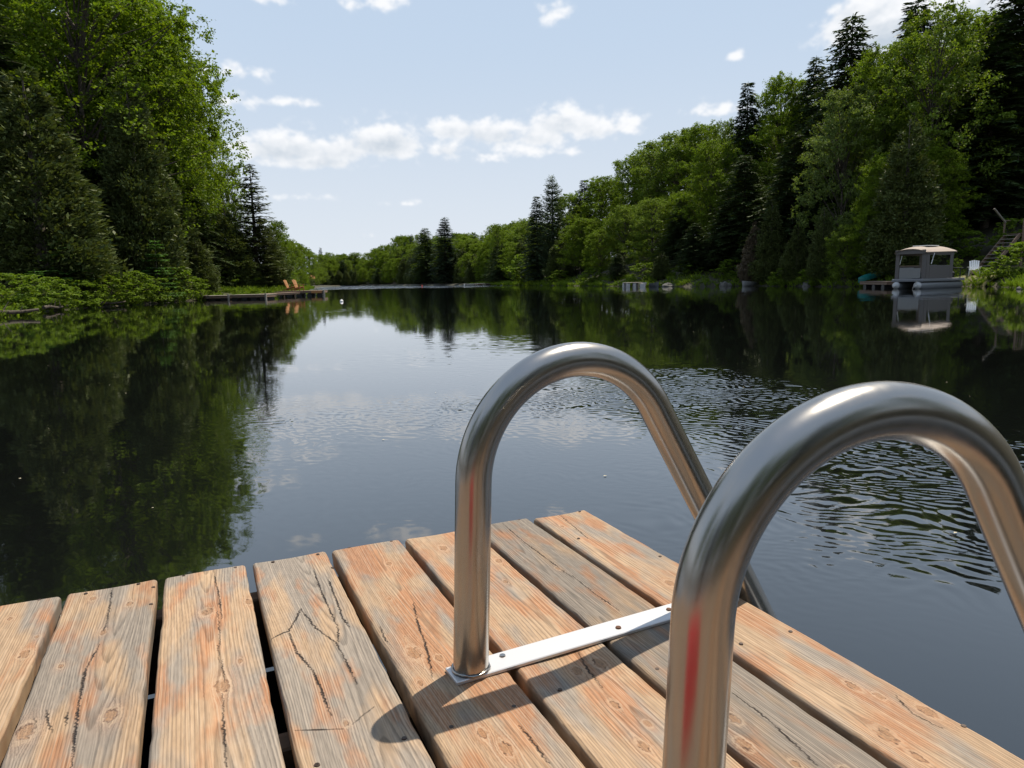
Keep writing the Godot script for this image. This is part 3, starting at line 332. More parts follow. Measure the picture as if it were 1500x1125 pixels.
# ---------------------------------------------------------------- camera, sky, sun
func setting() -> void:
	var cam := Camera3D.new()
	cam.name = "camera"
	cam.position = Vector3(0, 1.03, 0)
	cam.basis = Basis(Vector3.RIGHT, -0.14560) * Basis(Vector3.BACK, deg_to_rad(-1.2))
	cam.fov = 56.817
	cam.near = 0.05
	cam.far = 6000.0
	add_child(cam)
	cam.current = true
	var sun := DirectionalLight3D.new()
	sun.name = "sun"
	var to_sun := Vector3(sin(deg_to_rad(41.0)) * cos(deg_to_rad(62.5)), sin(deg_to_rad(62.5)), -cos(deg_to_rad(41.0)) * cos(deg_to_rad(62.5)))
	sun.basis = Basis.looking_at(-to_sun, Vector3.UP)
	sun.light_energy = 1.6
	sun.light_color = Color(1.0, 0.95, 0.87)
	sun.light_angular_distance = 0.5
	sun.shadow_enabled = true
	add_child(sun)
	var env := Environment.new()
	env.background_mode = Environment.BG_SKY
	var sky := Sky.new()
	var sm := PanoramaSkyMaterial.new()
	sm.panorama = sky_picture()
	sm.energy_multiplier = 0.79
	sky.sky_material = sm
	env.sky = sky
	env.tonemap_mode = Environment.TONE_MAPPER_LINEAR
	env.tonemap_exposure = 1.3
	env.sdfgi_enabled = true
	env.ssao_enabled = true
	env.ssil_enabled = true
	var we := WorldEnvironment.new()
	we.name = "surroundings"
	we.environment = env
	add_child(we)

const SKY_W := 4096
const SKY_H := 2048

func sky_base(el: float) -> Color:
	var t := clampf(el / 90.0, 0.0, 1.0)
	var low := Color(0.74, 0.795, 0.86)
	var mid := Color(0.535, 0.655, 0.815)
	var top := Color(0.35, 0.49, 0.73)
	if t < 0.2:
		return low.lerp(mid, smoothstep(0.0, 1.0, t / 0.2) * 0.6 + 0.4 * t / 0.2)
	return mid.lerp(top, pow((t - 0.2) / 0.8, 0.8))

func sky_picture() -> ImageTexture:
	var im := Image.create(SKY_W, SKY_H, false, Image.FORMAT_RGBF)
	for y in SKY_H:
		im.fill_rect(Rect2i(0, y, SKY_W, 1), sky_base(90.0 - (y + 0.5) / SKY_H * 180.0))
	# clouds: bearing, height above the horizon, half width, half height in degrees, density, greyness of the base
	var clouds := []
	for c in CLOUDS:
		clouds.append(c)
	rng.seed = 77
	for k in 70:
		var b := rng.randf_range(52.0, 308.0)
		var e := rng.randf_range(7.0, 34.0)
		for j in rng.randi_range(1, 4):
			clouds.append([b + rng.randf_range(-4, 4), e + rng.randf_range(-1.2, 1.2), rng.randf_range(1.5, 4.5), rng.randf_range(0.6, 1.8), rng.randf_range(0.6, 1.2), rng.randf_range(0.1, 0.9)])
	for k in 26:
		var b := rng.randf_range(-180.0, 180.0)
		var e := rng.randf_range(32.0, 62.0)
		for j in rng.randi_range(2, 4):
			clouds.append([b + rng.randf_range(-6, 6), e + rng.randf_range(-2, 2), rng.randf_range(2.5, 6.0), rng.randf_range(1.2, 2.6), rng.randf_range(0.5, 0.95), rng.randf_range(0.1, 0.5)])
	var n1 := noise(3, 0.55, 5)
	var n2 := noise(8, 1.7, 3)
	# every cloud cell is gathered into one field first, so that neighbouring puffs grow together
	var field := {}
	for c in clouds:
		var stretch: float = 1.0 / maxf(0.3, cos(deg_to_rad(c[1])))
		var x0 := int((c[0] - c[2] * 1.5 * stretch) / 360.0 * SKY_W)
		var x1 := int((c[0] + c[2] * 1.5 * stretch) / 360.0 * SKY_W)
		var y0 := int((90.0 - c[1] - c[3] * 1.6) / 180.0 * SKY_H)
		var y1 := int((90.0 - c[1] + c[3] * 1.6) / 180.0 * SKY_H)
		for y in range(y0, y1 + 1):
			var el := 90.0 - (y + 0.5) / SKY_H * 180.0
			if el < 1.5:
				continue
			var dy: float = (el - c[1]) / c[3]
			for x in range(x0, x1 + 1):
				var az := (x + 0.5) / SKY_W * 360.0
				var dx: float = (az - c[0]) / (c[2] * stretch)
				# flat bases, billowing tops
				var d2 := dx * dx + (dy * dy * (2.2 if dy < 0.0 else 1.0))
				if d2 > 2.2:
					continue
				var key := y * SKY_W + posmod(x, SKY_W)
				var w: float = c[4] * exp(-d2 * 1.3)
				var shade: float = w * clampf(0.35 - dy * 0.75, 0.0, 1.0) * c[5]
				if field.has(key):
					var o: Vector2 = field[key]
					field[key] = Vector2(1.0 - (1.0 - minf(o.x, 0.999)) * (1.0 - minf(w, 0.999)) if false else maxf(o.x, w) + minf(o.x, w) * 0.35, maxf(o.y, shade))
				else:
					field[key] = Vector2(w, shade)
	for key in field:
		var y: int = key / SKY_W
		var x: int = key % SKY_W
		var el := 90.0 - (y + 0.5) / SKY_H * 180.0
		var az := wrapf((x + 0.5) / SKY_W * 360.0, -180.0, 180.0)
		var sx := az * cos(deg_to_rad(el))
		var b := n1.get_noise_2d(sx, el * 1.5)
		var fine := n2.get_noise_2d(sx, el * 1.4)
		var v: Vector2 = field[key]
		var density := smoothstep(0.2, 0.95, v.x + b * 0.6 + fine * 0.13 - 0.02)
		density *= clampf(v.x * 2.6, 0.0, 1.0)
		if density <= 0.003:
			continue
		var grey := clampf(v.y * 1.35 - (b * 0.7 + fine * 0.2) * 0.45 * v.x, 0.0, 1.0)
		var lit := Color(1.0, 1.0, 1.01).lerp(Color(0.50, 0.58, 0.67), grey * 0.9)
		im.set_pixel(x, y, im.get_pixel(x, y).lerp(lit, density * 0.88))
	return ImageTexture.create_from_image(im)

# ---------------------------------------------------------------- helpers
func noise(seed_: int, freq: float, octaves := 3) -> FastNoiseLite:
	var n := FastNoiseLite.new()
	n.seed = seed_
	n.noise_type = FastNoiseLite.TYPE_SIMPLEX_SMOOTH
	n.frequency = freq
	n.fractal_octaves = octaves
	return n

func numbered(called: String) -> String:
	var k: int = taken.get(called, 0)
	taken[called] = k + 1
	return called if k == 0 else "%s_%03d" % [called, k]

func thing(called: String, label: String, category: String, at := Vector3.ZERO, turn := 0.0, group := "") -> Node3D:
	var o := Node3D.new()
	o.name = numbered(called)
	add_child(o)
	o.position = at
	o.rotation.y = turn
	o.set_meta("label", label)
	o.set_meta("category", category)
	if group:
		o.set_meta("group", group)
	return o

func part(called: String, mesh: Mesh, m: Material, parent: Node3D, at := Vector3.ZERO) -> MeshInstance3D:
	var o := MeshInstance3D.new()
	o.name = called
	o.mesh = mesh
	o.material_override = m
	o.position = at
	parent.add_child(o, true)
	return o

func paint(c: Color, rough := 0.7, metal := 0.0, spec := 0.5) -> StandardMaterial3D:
	var m := StandardMaterial3D.new()
	m.albedo_color = c.linear_to_srgb()
	m.roughness = rough
	m.metallic = metal
	m.metallic_specular = spec
	return m

# a box with chamfered edges, centred; c = chamfer
func box(size: Vector3, c := 0.0) -> ArrayMesh:
	var st := SurfaceTool.new()
	st.begin(Mesh.PRIMITIVE_TRIANGLES)
	add_box(st, Transform3D(), size, c)
	st.generate_normals()
	return st.commit()

func quad(st: SurfaceTool, a: Vector3, b: Vector3, c: Vector3, d: Vector3, out: Vector3) -> void:
	st.set_smooth_group(-1)
	if (b - a).cross(c - a).dot(out) > 0.0:
		for v in [a, c, b, a, d, c]:
			st.add_vertex(v)
	else:
		for v in [a, b, c, a, c, d]:
			st.add_vertex(v)

func add_box(st: SurfaceTool, t: Transform3D, size: Vector3, c := 0.0) -> void:
	var h := size * 0.5
	c = minf(c, minf(h.x, minf(h.y, h.z)) * 0.9)
	for axis in 3:
		for s in [-1.0, 1.0]:
			var u := (axis + 1) % 3
			var w := (axis + 2) % 3
			var p: Array[Vector3] = []
			for k in [[-1, -1], [1, -1], [1, 1], [-1, 1]]:
				var v := Vector3()
				v[axis] = s * h[axis]
				v[u] = k[0] * (h[u] - c)
				v[w] = k[1] * (h[w] - c)
				p.append(t * v)
			var n := Vector3()
			n[axis] = s
			quad(st, p[0], p[1], p[2], p[3], t.basis * n)
	if c <= 0.0:
		return
	for axis in 3:
		var u := (axis + 1) % 3
		var w := (axis + 2) % 3
		for su in [-1.0, 1.0]:
			for sw in [-1.0, 1.0]:
				var p: Array[Vector3] = []
				for k in [[-1, 0], [1, 0], [1, 1], [-1, 1]]:
					var v := Vector3()
					v[axis] = k[0] * (h[axis] - c)
					v[u] = su * (h[u] - (c if k[1] == 0 else 0.0))
					v[w] = sw * (h[w] - (0.0 if k[1] == 0 else c))
					p.append(t * v)
				var n := Vector3()
				n[u] = su
				n[w] = sw
				quad(st, p[0], p[1], p[2], p[3], t.basis * n)
	for sx in [-1.0, 1.0]:
		for sy in [-1.0, 1.0]:
			for sz in [-1.0, 1.0]:
				var a := t * Vector3(sx * h.x, sy * (h.y - c), sz * (h.z - c))
				var b := t * Vector3(sx * (h.x - c), sy * h.y, sz * (h.z - c))
				var d := t * Vector3(sx * (h.x - c), sy * (h.y - c), sz * h.z)
				if (b - a).cross(d - a).dot(t.basis * Vector3(sx, sy, sz)) > 0.0:
					st.add_vertex(a); st.add_vertex(d); st.add_vertex(b)
				else:
					st.add_vertex(a); st.add_vertex(b); st.add_vertex(d)

# a swept tube through points with a radius at each
func tube(points: PackedVector3Array, radii: PackedFloat32Array, sides := 8, closed := true) -> ArrayMesh:
	var st := SurfaceTool.new()
	st.begin(Mesh.PRIMITIVE_TRIANGLES)
	add_tube(st, points, radii, sides, closed)
	st.index()
	st.generate_normals()
	return st.commit()

func add_tube(st: SurfaceTool, points: PackedVector3Array, radii: PackedFloat32Array, sides: int, closed := true) -> void:
	var n := points.size()
	var rings: Array[PackedVector3Array] = []
	var side := Vector3.ZERO
	for i in n:
		var d := (points[mini(i + 1, n - 1)] - points[maxi(i - 1, 0)]).normalized()
		if side == Vector3.ZERO:
			side = d.cross(Vector3.UP if absf(d.y) < 0.9 else Vector3.RIGHT).normalized()
		side = (side - d * side.dot(d)).normalized()
		var up := d.cross(side)
		var ring := PackedVector3Array()
		for k in sides:
			var a := TAU * k / sides
			ring.append(points[i] + (side * cos(a) + up * sin(a)) * radii[i])
		rings.append(ring)
	st.set_smooth_group(0)
	for i in n - 1:
		for k in sides:
			var l := (k + 1) % sides
			for v in [rings[i][k], rings[i][l], rings[i + 1][l], rings[i][k], rings[i + 1][l], rings[i + 1][k]]:
				st.add_vertex(v)
	if closed:
		st.set_smooth_group(-1)
		for k in range(1, sides - 1):
			for v in [rings[0][0], rings[0][k + 1], rings[0][k]]:
				st.add_vertex(v)
			for v in [rings[n - 1][0], rings[n - 1][k], rings[n - 1][k + 1]]:
				st.add_vertex(v)

func rod(a: Vector3, b: Vector3, r: float, sides := 8) -> ArrayMesh:
	return tube(PackedVector3Array([a, b]), PackedFloat32Array([r, r]), sides)

func disc(r: float, h: float, sides := 12) -> CylinderMesh:
	var c := CylinderMesh.new()
	c.top_radius = r * 0.85
	c.bottom_radius = r
	c.height = h
	c.radial_segments = sides
	c.rings = 1
	return c

func structure(o: Node) -> void:
	o.set_meta("kind", "structure")

# a colour texture of layered noise between the given colours
func mottled(seed_: int, freq: float, colors: Array, size := 512) -> NoiseTexture2D:
	var t := NoiseTexture2D.new()
	t.width = size
	t.height = size
	t.seamless = true
	t.noise = noise(seed_, freq, 6)
	var g := Gradient.new()
	g.offsets = PackedFloat32Array(range(colors.size()).map(func(k): return 0.2 + 0.6 * k / (colors.size() - 1)))
	g.colors = PackedColorArray(colors.map(func(c): return c.linear_to_srgb()))
	t.color_ramp = g
	return t

func materials() -> void:
	var g := StandardMaterial3D.new()
	g.albedo_texture = mottled(4, 0.02, [Color(0.014, 0.011, 0.007), Color(0.036, 0.027, 0.016), Color(0.026, 0.034, 0.011), Color(0.055, 0.042, 0.024)])
	g.uv1_triplanar = true
	g.uv1_world_triplanar = true
	g.uv1_scale = Vector3.ONE * 0.22
	g.roughness = 0.95
	mats.ground = g
	var lawn := StandardMaterial3D.new()
	lawn.albedo_texture = mottled(14, 0.03, [Color(0.05, 0.065, 0.015), Color(0.14, 0.13, 0.045), Color(0.2, 0.16, 0.08)])
	lawn.uv1_triplanar = true
	lawn.uv1_world_triplanar = true
	lawn.uv1_scale = Vector3.ONE * 0.6
	lawn.roughness = 0.95
	mats.lawn = lawn
	var bark := StandardMaterial3D.new()
	bark.albedo_texture = mottled(9, 0.05, [Color(0.02, 0.016, 0.012), Color(0.07, 0.056, 0.042), Color(0.12, 0.1, 0.08)], 256)
	bark.uv1_triplanar = true
	bark.uv1_scale = Vector3(1.6, 0.4, 1.6)
	bark.roughness = 0.95
	mats.bark = bark
	# one colour for each species; light and shade come from the sun and the sky
	mats.leaf = {
		"maple": leaf_paint(Color(0.15, 0.22, 0.02), 1.0), "birch": leaf_paint(Color(0.155, 0.22, 0.032), 0.95), "poplar": leaf_paint(Color(0.16, 0.215, 0.06), 0.85), "alder": leaf_paint(Color(0.15, 0.225, 0.028), 0.95),
		"cedar": leaf_paint(Color(0.088, 0.112, 0.036), 0.4), "hemlock": leaf_paint(Color(0.062, 0.095, 0.034), 0.4), "spruce": leaf_paint(Color(0.05, 0.078, 0.042), 0.3), "pine": leaf_paint(Color(0.085, 0.125, 0.062), 0.4), "fir": leaf_paint(Color(0.085, 0.185, 0.035), 0.55), "dead": leaf_paint(Color(0.15, 0.12, 0.085), 0.2)}
	var w := StandardMaterial3D.new()
	w.albedo_color = Color(0.0045, 0.0055, 0.005).linear_to_srgb()
	w.roughness = 0.03
	w.metallic_specular = 0.74
	w.clearcoat_enabled = true
	w.clearcoat = 0.5
	w.clearcoat_roughness = 0.03
	mats.water = w
	var steel := StandardMaterial3D.new()
	steel.albedo_color = Color(0.36, 0.345, 0.325).linear_to_srgb()
	steel.metallic = 1.0
	steel.roughness = 0.27
	# faint water spots and handling marks
	var sn := NoiseTexture2D.new()
	sn.width = 512
	sn.height = 512
	sn.seamless = true
	sn.noise = noise(21, 0.02, 5)
	var sg := Gradient.new()
	sg.offsets = PackedFloat32Array([0.25, 0.5, 0.75])
	sg.colors = PackedColorArray([Color(0.86, 0.86, 0.86), Color(0.95, 0.95, 0.95), Color(1, 1, 1)])
	sn.color_ramp = sg
	steel.roughness_texture = sn
	steel.uv1_triplanar = true
	steel.uv1_scale = Vector3(5, 5, 5)
	mats.steel = steel
	mats.alu = paint(Color(0.56, 0.56, 0.57), 0.42, 0.5)
	mats.rust = paint(Color(0.09, 0.035, 0.015), 0.8)
	mats.screw = paint(Color(0.06, 0.04, 0.03), 0.6, 0.3)
	mats.joist = plain_wood(Color(0.07, 0.052, 0.038), Color(0.12, 0.092, 0.068), 3)
	mats.greywood = plain_wood(Color(0.21, 0.19, 0.16), Color(0.3, 0.27, 0.235), 5)
	mats.cedarwood = plain_wood(Color(0.27, 0.125, 0.045), Color(0.36, 0.18, 0.07), 6)
	mats.brownwood = plain_wood(Color(0.13, 0.085, 0.06), Color(0.2, 0.14, 0.1), 7)
	mats.white = paint(Color(0.75, 0.75, 0.74), 0.4)
	mats.black = paint(Color(0.015, 0.015, 0.017), 0.5)

func plain_wood(a: Color, b: Color, seed_: int) -> StandardMaterial3D:
	var m := StandardMaterial3D.new()
	m.albedo_texture = mottled(seed_, 0.03, [a, b, a.lerp(b, 0.4)], 128)
	m.uv1_triplanar = true
	m.uv1_scale = Vector3(0.6, 6.0, 6.0)
	m.roughness = 0.85
	return m

func leaf_paint(c: Color, through: float) -> StandardMaterial3D:
	var m := StandardMaterial3D.new()
	m.albedo_color = c.linear_to_srgb()
	m.vertex_color_use_as_albedo = true
	m.roughness = 0.5
	m.metallic_specular = 0.22
	m.backlight_enabled = true
	m.backlight = Color(0.95 * through, through, 0.35 * through).linear_to_srgb()
	m.cull_mode = BaseMaterial3D.CULL_DISABLED
	return m

# ---------------------------------------------------------------- land
func shore_distance(x: float, z: float) -> float:
	var inside := false
	var best := 1e12
	var p := Vector2(x, z)
	var a := LAKE[LAKE.size() - 1]
	for b in LAKE:
		var e := b - a
		var q := p - a - e * clampf((p - a).dot(e) / e.length_squared(), 0.0, 1.0)
		best = minf(best, q.length_squared())
		if (a.y > z) != (b.y > z) and x < (b.x - a.x) * (z - a.y) / (b.y - a.y) + a.x:
			inside = not inside
		a = b
	return -sqrt(best) if inside else sqrt(best)

func ground_at(x: float, z: float, d := INF) -> float:
	if d == INF:
		d = shore_distance(x, z)
	if d < 0.0:
		return -0.35 - 0.12 * minf(-d, 14.0)
	var east := smoothstep(-5.0, 14.0, x)
	var slope := (0.10 + 0.28 * east) * (1.0 - 0.72 * smoothstep(-95.0, -190.0, z))
	var cap := 4.0 + 16.0 * east
	var h := 0.35 * smoothstep(0.0, 1.2, d) + cap * (1.0 - exp(-slope * maxf(0.0, d - 1.0) / cap))
	var k := smoothstep(6.5, 2.5, Vector2(x - 30.6, z + 46.6).length())
	return h * (1.0 - k) + 0.62 * smoothstep(0.0, 1.2, d) * k

func terrain() -> void:
	var xs: Array[float] = [-2500.0, -900.0, -400.0, -220.0, -140.0]
	var x := -110.0
	while x <= 110.0:
		xs.append(x)
		x += 1.5
	xs.append_array([140.0, 220.0, 400.0, 900.0, 2500.0] as Array[float])
	var zs: Array[float] = [-3000.0, -1400.0, -700.0, -460.0, -380.0]
	var z := -330.0
	while z <= 30.0:
		zs.append(z)
		z += 1.6
	zs.append_array([60.0, 140.0, 400.0, 900.0, 2500.0] as Array[float])
	var rough := noise(31, 0.3, 3)
	var v := PackedVector3Array()
	var idx := PackedInt32Array()
	for j in zs.size():
		for i in xs.size():
			var d := shore_distance(xs[i], zs[j])
			var y := ground_at(xs[i], zs[j], d)
			if d > 0.4:
				y += rough.get_noise_2d(xs[i], zs[j]) * 0.22 * smoothstep(0.4, 4.0, d)
			v.append(Vector3(xs[i], y, zs[j]))
	var w := xs.size()
	for j in zs.size() - 1:
		for i in w - 1:
			var a := j * w + i
			idx.append_array(PackedInt32Array([a, a + 1, a + w + 1, a, a + w + 1, a + w]))
	var o := part("ground", smooth_mesh(v, idx), mats.ground, self)
	structure(o)

func smooth_mesh(v: PackedVector3Array, idx: PackedInt32Array) -> ArrayMesh:
	var n := PackedVector3Array()
	n.resize(v.size())
	for t in range(0, idx.size(), 3):
		var f := (v[idx[t + 2]] - v[idx[t]]).cross(v[idx[t + 1]] - v[idx[t]])
		for k in 3:
			n[idx[t + k]] += f
	for k in n.size():
		n[k] = n[k].normalized()
	return array_mesh(v, n, idx)

func array_mesh(v: PackedVector3Array, n: PackedVector3Array, idx: PackedInt32Array, col := PackedColorArray(), uv := PackedVector2Array()) -> ArrayMesh:
	var a := []
	a.resize(Mesh.ARRAY_MAX)
	a[Mesh.ARRAY_VERTEX] = v
	a[Mesh.ARRAY_NORMAL] = n
	a[Mesh.ARRAY_INDEX] = idx
	if col.size():
		a[Mesh.ARRAY_COLOR] = col
	if uv.size():
		a[Mesh.ARRAY_TEX_UV] = uv
	var m := ArrayMesh.new()
	m.add_surface_from_arrays(Mesh.PRIMITIVE_TRIANGLES, a)
	return m

# ---------------------------------------------------------------- water
# wind ripples: how strong they are differs from place to place on the lake
func ripple_strength(x: float, z: float, big: FastNoiseLite, mid: FastNoiseLite) -> float:
	var b := big.get_noise_2d(x, z)
	var m := mid.get_noise_2d(x, z * 1.6)
	var far := smoothstep(-112.0, -150.0, z + b * 18.0)
	# a cat's paw trails past the ladder, weaker ones cross in front of the dock
	var p := Vector2(x, z)
	var pa := Vector2(1.5, -7.2)
	var pe := Vector2(2.5, -2.2) - pa
	var along := clampf((p - pa).dot(pe) / pe.length_squared(), 0.0, 1.0)
	var paw := exp(-pow((p - pa - pe * along).length() / 0.95, 2.0)) * smoothstep(-1.9, -2.5, z)
	var band := exp(-pow((z + 5.6 + x * 0.25) / 0.75, 2.0)) * smoothstep(-2.6, -1.4, x) * smoothstep(2.4, 0.6, x) * 0.42
	var streak := exp(-pow((z + 11.0 + x * 0.3) / 2.2, 2.0)) * smoothstep(-3.0, -0.6, x) * smoothstep(2.2, 0.4, x) * 0.3
	var calm := 0.025 + 0.03 * clampf(m + 0.2, 0.0, 1.0)
	return calm + (paw + band + streak) * clampf(0.75 + m * 0.9, 0.0, 1.3) + far * 3.4

var waves := []

func lake() -> void:
	rng.seed = 5
	for k in 15:
		var len := 0.047 * pow(1.065, k)
		var a := deg_to_rad(80.0 + rng.randf_range(-70.0, 70.0))
		var kk := TAU / len
		waves.append([kk * cos(a), kk * sin(a), rng.randf() * TAU, 0.036 * (1.0 if k < 8 else 0.5), len])
	var big := noise(40, 0.03, 2)
	var mid := noise(41, 0.35, 3)
	var warp := noise(42, 1.3, 2)
	var v := PackedVector3Array()
	var n := PackedVector3Array()
	var idx := PackedInt32Array()
	# strips of water, finer near the dock: x0, x1, z0, z1, cell x, cell z, shortest wave drawn
	for s in [[-0.6, 4.8, -8.0, -1.8, 0.0185, 0.0185, 0.0], [-6.2, -0.6, -8.0, -0.5, 0.036, 0.03, 0.06], [4.8, 6.4, -8.0, -0.5, 0.05, 0.05, 0.08], [-0.6, 4.8, -1.8, -0.5, 0.05, 0.05, 0.08], [-18.0, 19.0, -26.0, -8.0, 0.085, 0.06, 0.08], [-32.0, 30.0, -72.0, -26.0, 0.28, 0.2, 0.0], [-90.0, 40.0, -300.0, -72.0, 1.3, 0.7, 0.0], [-24.0, -6.2, -8.0, 12.0, 0.3, 0.3, 0.0], [6.4, 28.0, -8.0, 12.0, 0.3, 0.3, 0.0], [-6.2, 6.4, -0.5, 12.0, 0.12, 0.12, 0.1], [-32.0, -18.0, -26.0, -8.0, 0.3, 0.2, 0.0], [19.0, 30.0, -26.0, -8.0, 0.3, 0.2, 0.0]]:
		var nx := int(ceil((s[1] - s[0]) / s[4]))
		var nz := int(ceil((s[3] - s[2]) / s[5]))
		var first := v.size()
		var coarse: bool = s[4] > 0.2
		var keep := PackedByteArray()
		keep.resize((nx + 1) * (nz + 1))
		for j in nz + 1:
			for i in nx + 1:
				var x: float = lerpf(s[0], s[1], float(i) / nx)
				var z: float = lerpf(s[2], s[3], float(j) / nz)
				var str := ripple_strength(x, z, big, mid)
				var wx := x + warp.get_noise_2d(x, z) * 0.16
				var wz := z + warp.get_noise_2d(x + 50.0, z) * 0.16
				var gx := 0.0
				var gz := 0.0
				var y := 0.0
				for w in waves:
					if w[4] < s[6]:
						continue
					var ph: float = w[0] * wx + w[1] * wz + w[2]
					var c: float = cos(ph) * w[3]
					gx += c * w[0] * w[4]
					gz += c * w[1] * w[4]
					y += sin(ph) * w[3] * w[4]
				var k := str * 0.26
				v.append(Vector3(x, y * str * 0.15 if not coarse else 0.0, z))
				n.append(Vector3(-gx * k, 1.0, -gz * k).normalized())
		var w_ := nx + 1
		for j in nz:
			for i in nx:
				var a := first + j * w_ + i
				idx.append_array(PackedInt32Array([a, a + 1, a + w_ + 1, a, a + w_ + 1, a + w_]))
	var o := part("lake", array_mesh(v, n, idx), mats.water, self)
	structure(o)

# ---------------------------------------------------------------- the dock in front
const DECK := Vector3(-0.0646, 0.497, -0.909)
const DECK_TURN := 24.0
const TEX_LEN := 1.44
# greyness, orange, brightness, growth ring spacing, seed
const TONES := [[0.6, 0.3, 0.98, 0.0034, 11], [0.72, 0.38, 0.92, 0.0029, 12], [0.5, 0.72, 1.06, 0.0037, 13], [0.85, 0.25, 1.02, 0.0027, 14], [0.25, 1.45, 0.98, 0.0031, 15], [0.3, 0.95, 1.02, 0.0041, 16], [0.95, 0.3, 0.74, 0.0024, 17], [0.2, 1.0, 0.98, 0.0034, 18]]

func dock() -> void:
	var t := thing("swimming_dock", "weathered wooden plank dock in the foreground with a steel ladder", "dock", DECK, deg_to_rad(DECK_TURN))
	var shapes := []
	var back := 2.1
	for i in PLANKS.size():
		var p: Array = PLANKS[i]
		var o := part("plank", plank_mesh(p[1] - p[0], p[2] + back, i), plank_paint(i, p), t, Vector3(p[0], 0, -p[2]))
		shapes.append(o)
	# further planks to the left, outside the picture
	for k in 6:
		var src: MeshInstance3D = shapes[(k * 3 + 1) % 8]
		var o := part("plank", src.mesh, src.material_override, t, Vector3(-0.857 - 0.153 * k, 0, -0.553))
	# the frame under the planks
	var left := -1.64
	part("rim_joist", box(Vector3(0.484 - left, 0.14, 0.038), 0.003), mats.joist, t, Vector3((left + 0.484) * 0.5, -0.109, -0.487))
	for vv in [0.02, -0.5, -1.02, -1.54, -2.06]:
		part("joist", box(Vector3(0.44 - left, 0.14, 0.038), 0.003), mats.joist, t, Vector3((left + 0.44) * 0.5, -0.109, -vv))
	part("side_joist", box(Vector3(0.038, 0.14, 2.53), 0.003), mats.joist, t, Vector3(0.463, -0.109, 0.8))
	for q in [Vector3(0.38, -1.0, -0.4), Vector3(0.38, -1.0, 1.8), Vector3(-1.5, -1.0, -0.4), Vector3(-1.5, -1.0, 1.8)]:
		part("post", rod(q + Vector3(0, -0.9, 0), q + Vector3(0, 0.82, 0), 0.07, 14), mats.joist, t)
	var gap_dark := paint(Color(0.008, 0.01, 0.014), 0.9, 0.0, 0.15)  # near black, for blocks added below the planks so their gaps look shaded
	for q in [[-1.25, 0.8], [-0.43, 0.8], [0.2, 0.42]]:
		part("underside_block", box(Vector3(q[1], 0.36, 2.62), 0.04), gap_dark, t, Vector3(q[0], -0.366, 0.8))
	var head := disc(0.0034, 0.002, 10)
	for s in SCREWS:
		part("screw", head, mats.screw, t, Vector3(s[1], -0.0002, -s[2]))

# a plank with rounded long edges, its far end at z = 0, its left edge at x = 0, its top at y = 0
func plank_mesh(w: float, len: float, which: int) -> ArrayMesh:
	rng.seed = 300 + which
	var r := 0.0065
	var th := 0.037
	var prof: Array[Vector2] = []   # across, height, from the lower left round over the top
	prof.append(Vector2(0.002, -th))
	for k in 6:
		var a := PI - k * PI / 10.0
		prof.append(Vector2(r + r * cos(a), -r + r * sin(a)))
	for k in range(1, 8):
		var f := k / 8.0
		prof.append(Vector2(lerpf(r, w - r, f), -0.0018 * sin(f * PI) * (1.0 if which % 2 else -0.4)))
	for k in 6:
		var a := PI / 2.0 - k * PI / 10.0
		prof.append(Vector2(w - r + r * cos(a), -r + r * sin(a)))
	prof.append(Vector2(w - 0.002, -th))
	var v := PackedVector3Array()
	var n := PackedVector3Array()
	var uv := PackedVector2Array()
	var idx := PackedInt32Array()
	var wob := noise(500 + which, 2.2, 3)
	var nick := noise(600 + which, 14.0, 2)
	var rows: Array[float] = [0.0, 0.002, 0.006]
	var z := 0.012
	while z < len - 0.01:
		rows.append(z)
		z += 0.012 if z < 1.5 else 0.05
	rows.append(len)
	var m := prof.size()
	for j in rows.size():
		var along := rows[j]
		var pinch := 0.003 if j == 0 else (0.001 if j == 1 else 0.0)
		var bend := wob.get_noise_1d(along) * 0.0022
		for k in m:
			var q := prof[k]
			var edge := 1.0 if (k > 0 and k < 7) else (-1.0 if k > m - 8 and k < m - 1 else 0.0)
			var x := q.x + bend + edge * maxf(0.0, nick.get_noise_2d(along * 1.0, edge * 9.0)) * 0.0022
			var y := q.y - (pinch if k > 0 and k < m - 1 else 0.0)
			v.append(Vector3(x, y, along))
			uv.append(Vector2(q.x / w, along / TEX_LEN) if k > 0 and k < m - 1 else Vector2(0.02 if k == 0 else 0.98, along / TEX_LEN))
	for j in rows.size() - 1:
		for k in m - 1:
			var a := j * m + k
			idx.append_array(PackedInt32Array([a, a + 1, a + m + 1, a, a + m + 1, a + m]))
	n.resize(v.size())
	for t in range(0, idx.size(), 3):
		var f := (v[idx[t + 2]] - v[idx[t]]).cross(v[idx[t + 1]] - v[idx[t]])
		for k in 3:
			n[idx[t + k]] += f
	for k in n.size():
		n[k] = n[k].normalized()
	# end grain
	for e in [0, rows.size() - 1]:
		var first := v.size()
		for k in m:
			v.append(v[e * m + k])
			n.append(Vector3(0, 0, -1.0 if e == 0 else 1.0))
			uv.append(Vector2(0.2 + 0.6 * prof[k].x / w, 0.35 + prof[k].y))
		for k in range(1, m - 1):
			idx.append_array(PackedInt32Array([first, first + k + 1, first + k] if e == 0 else [first, first + k, first + k + 1]))
	return array_mesh(v, n, idx, PackedColorArray(), uv)

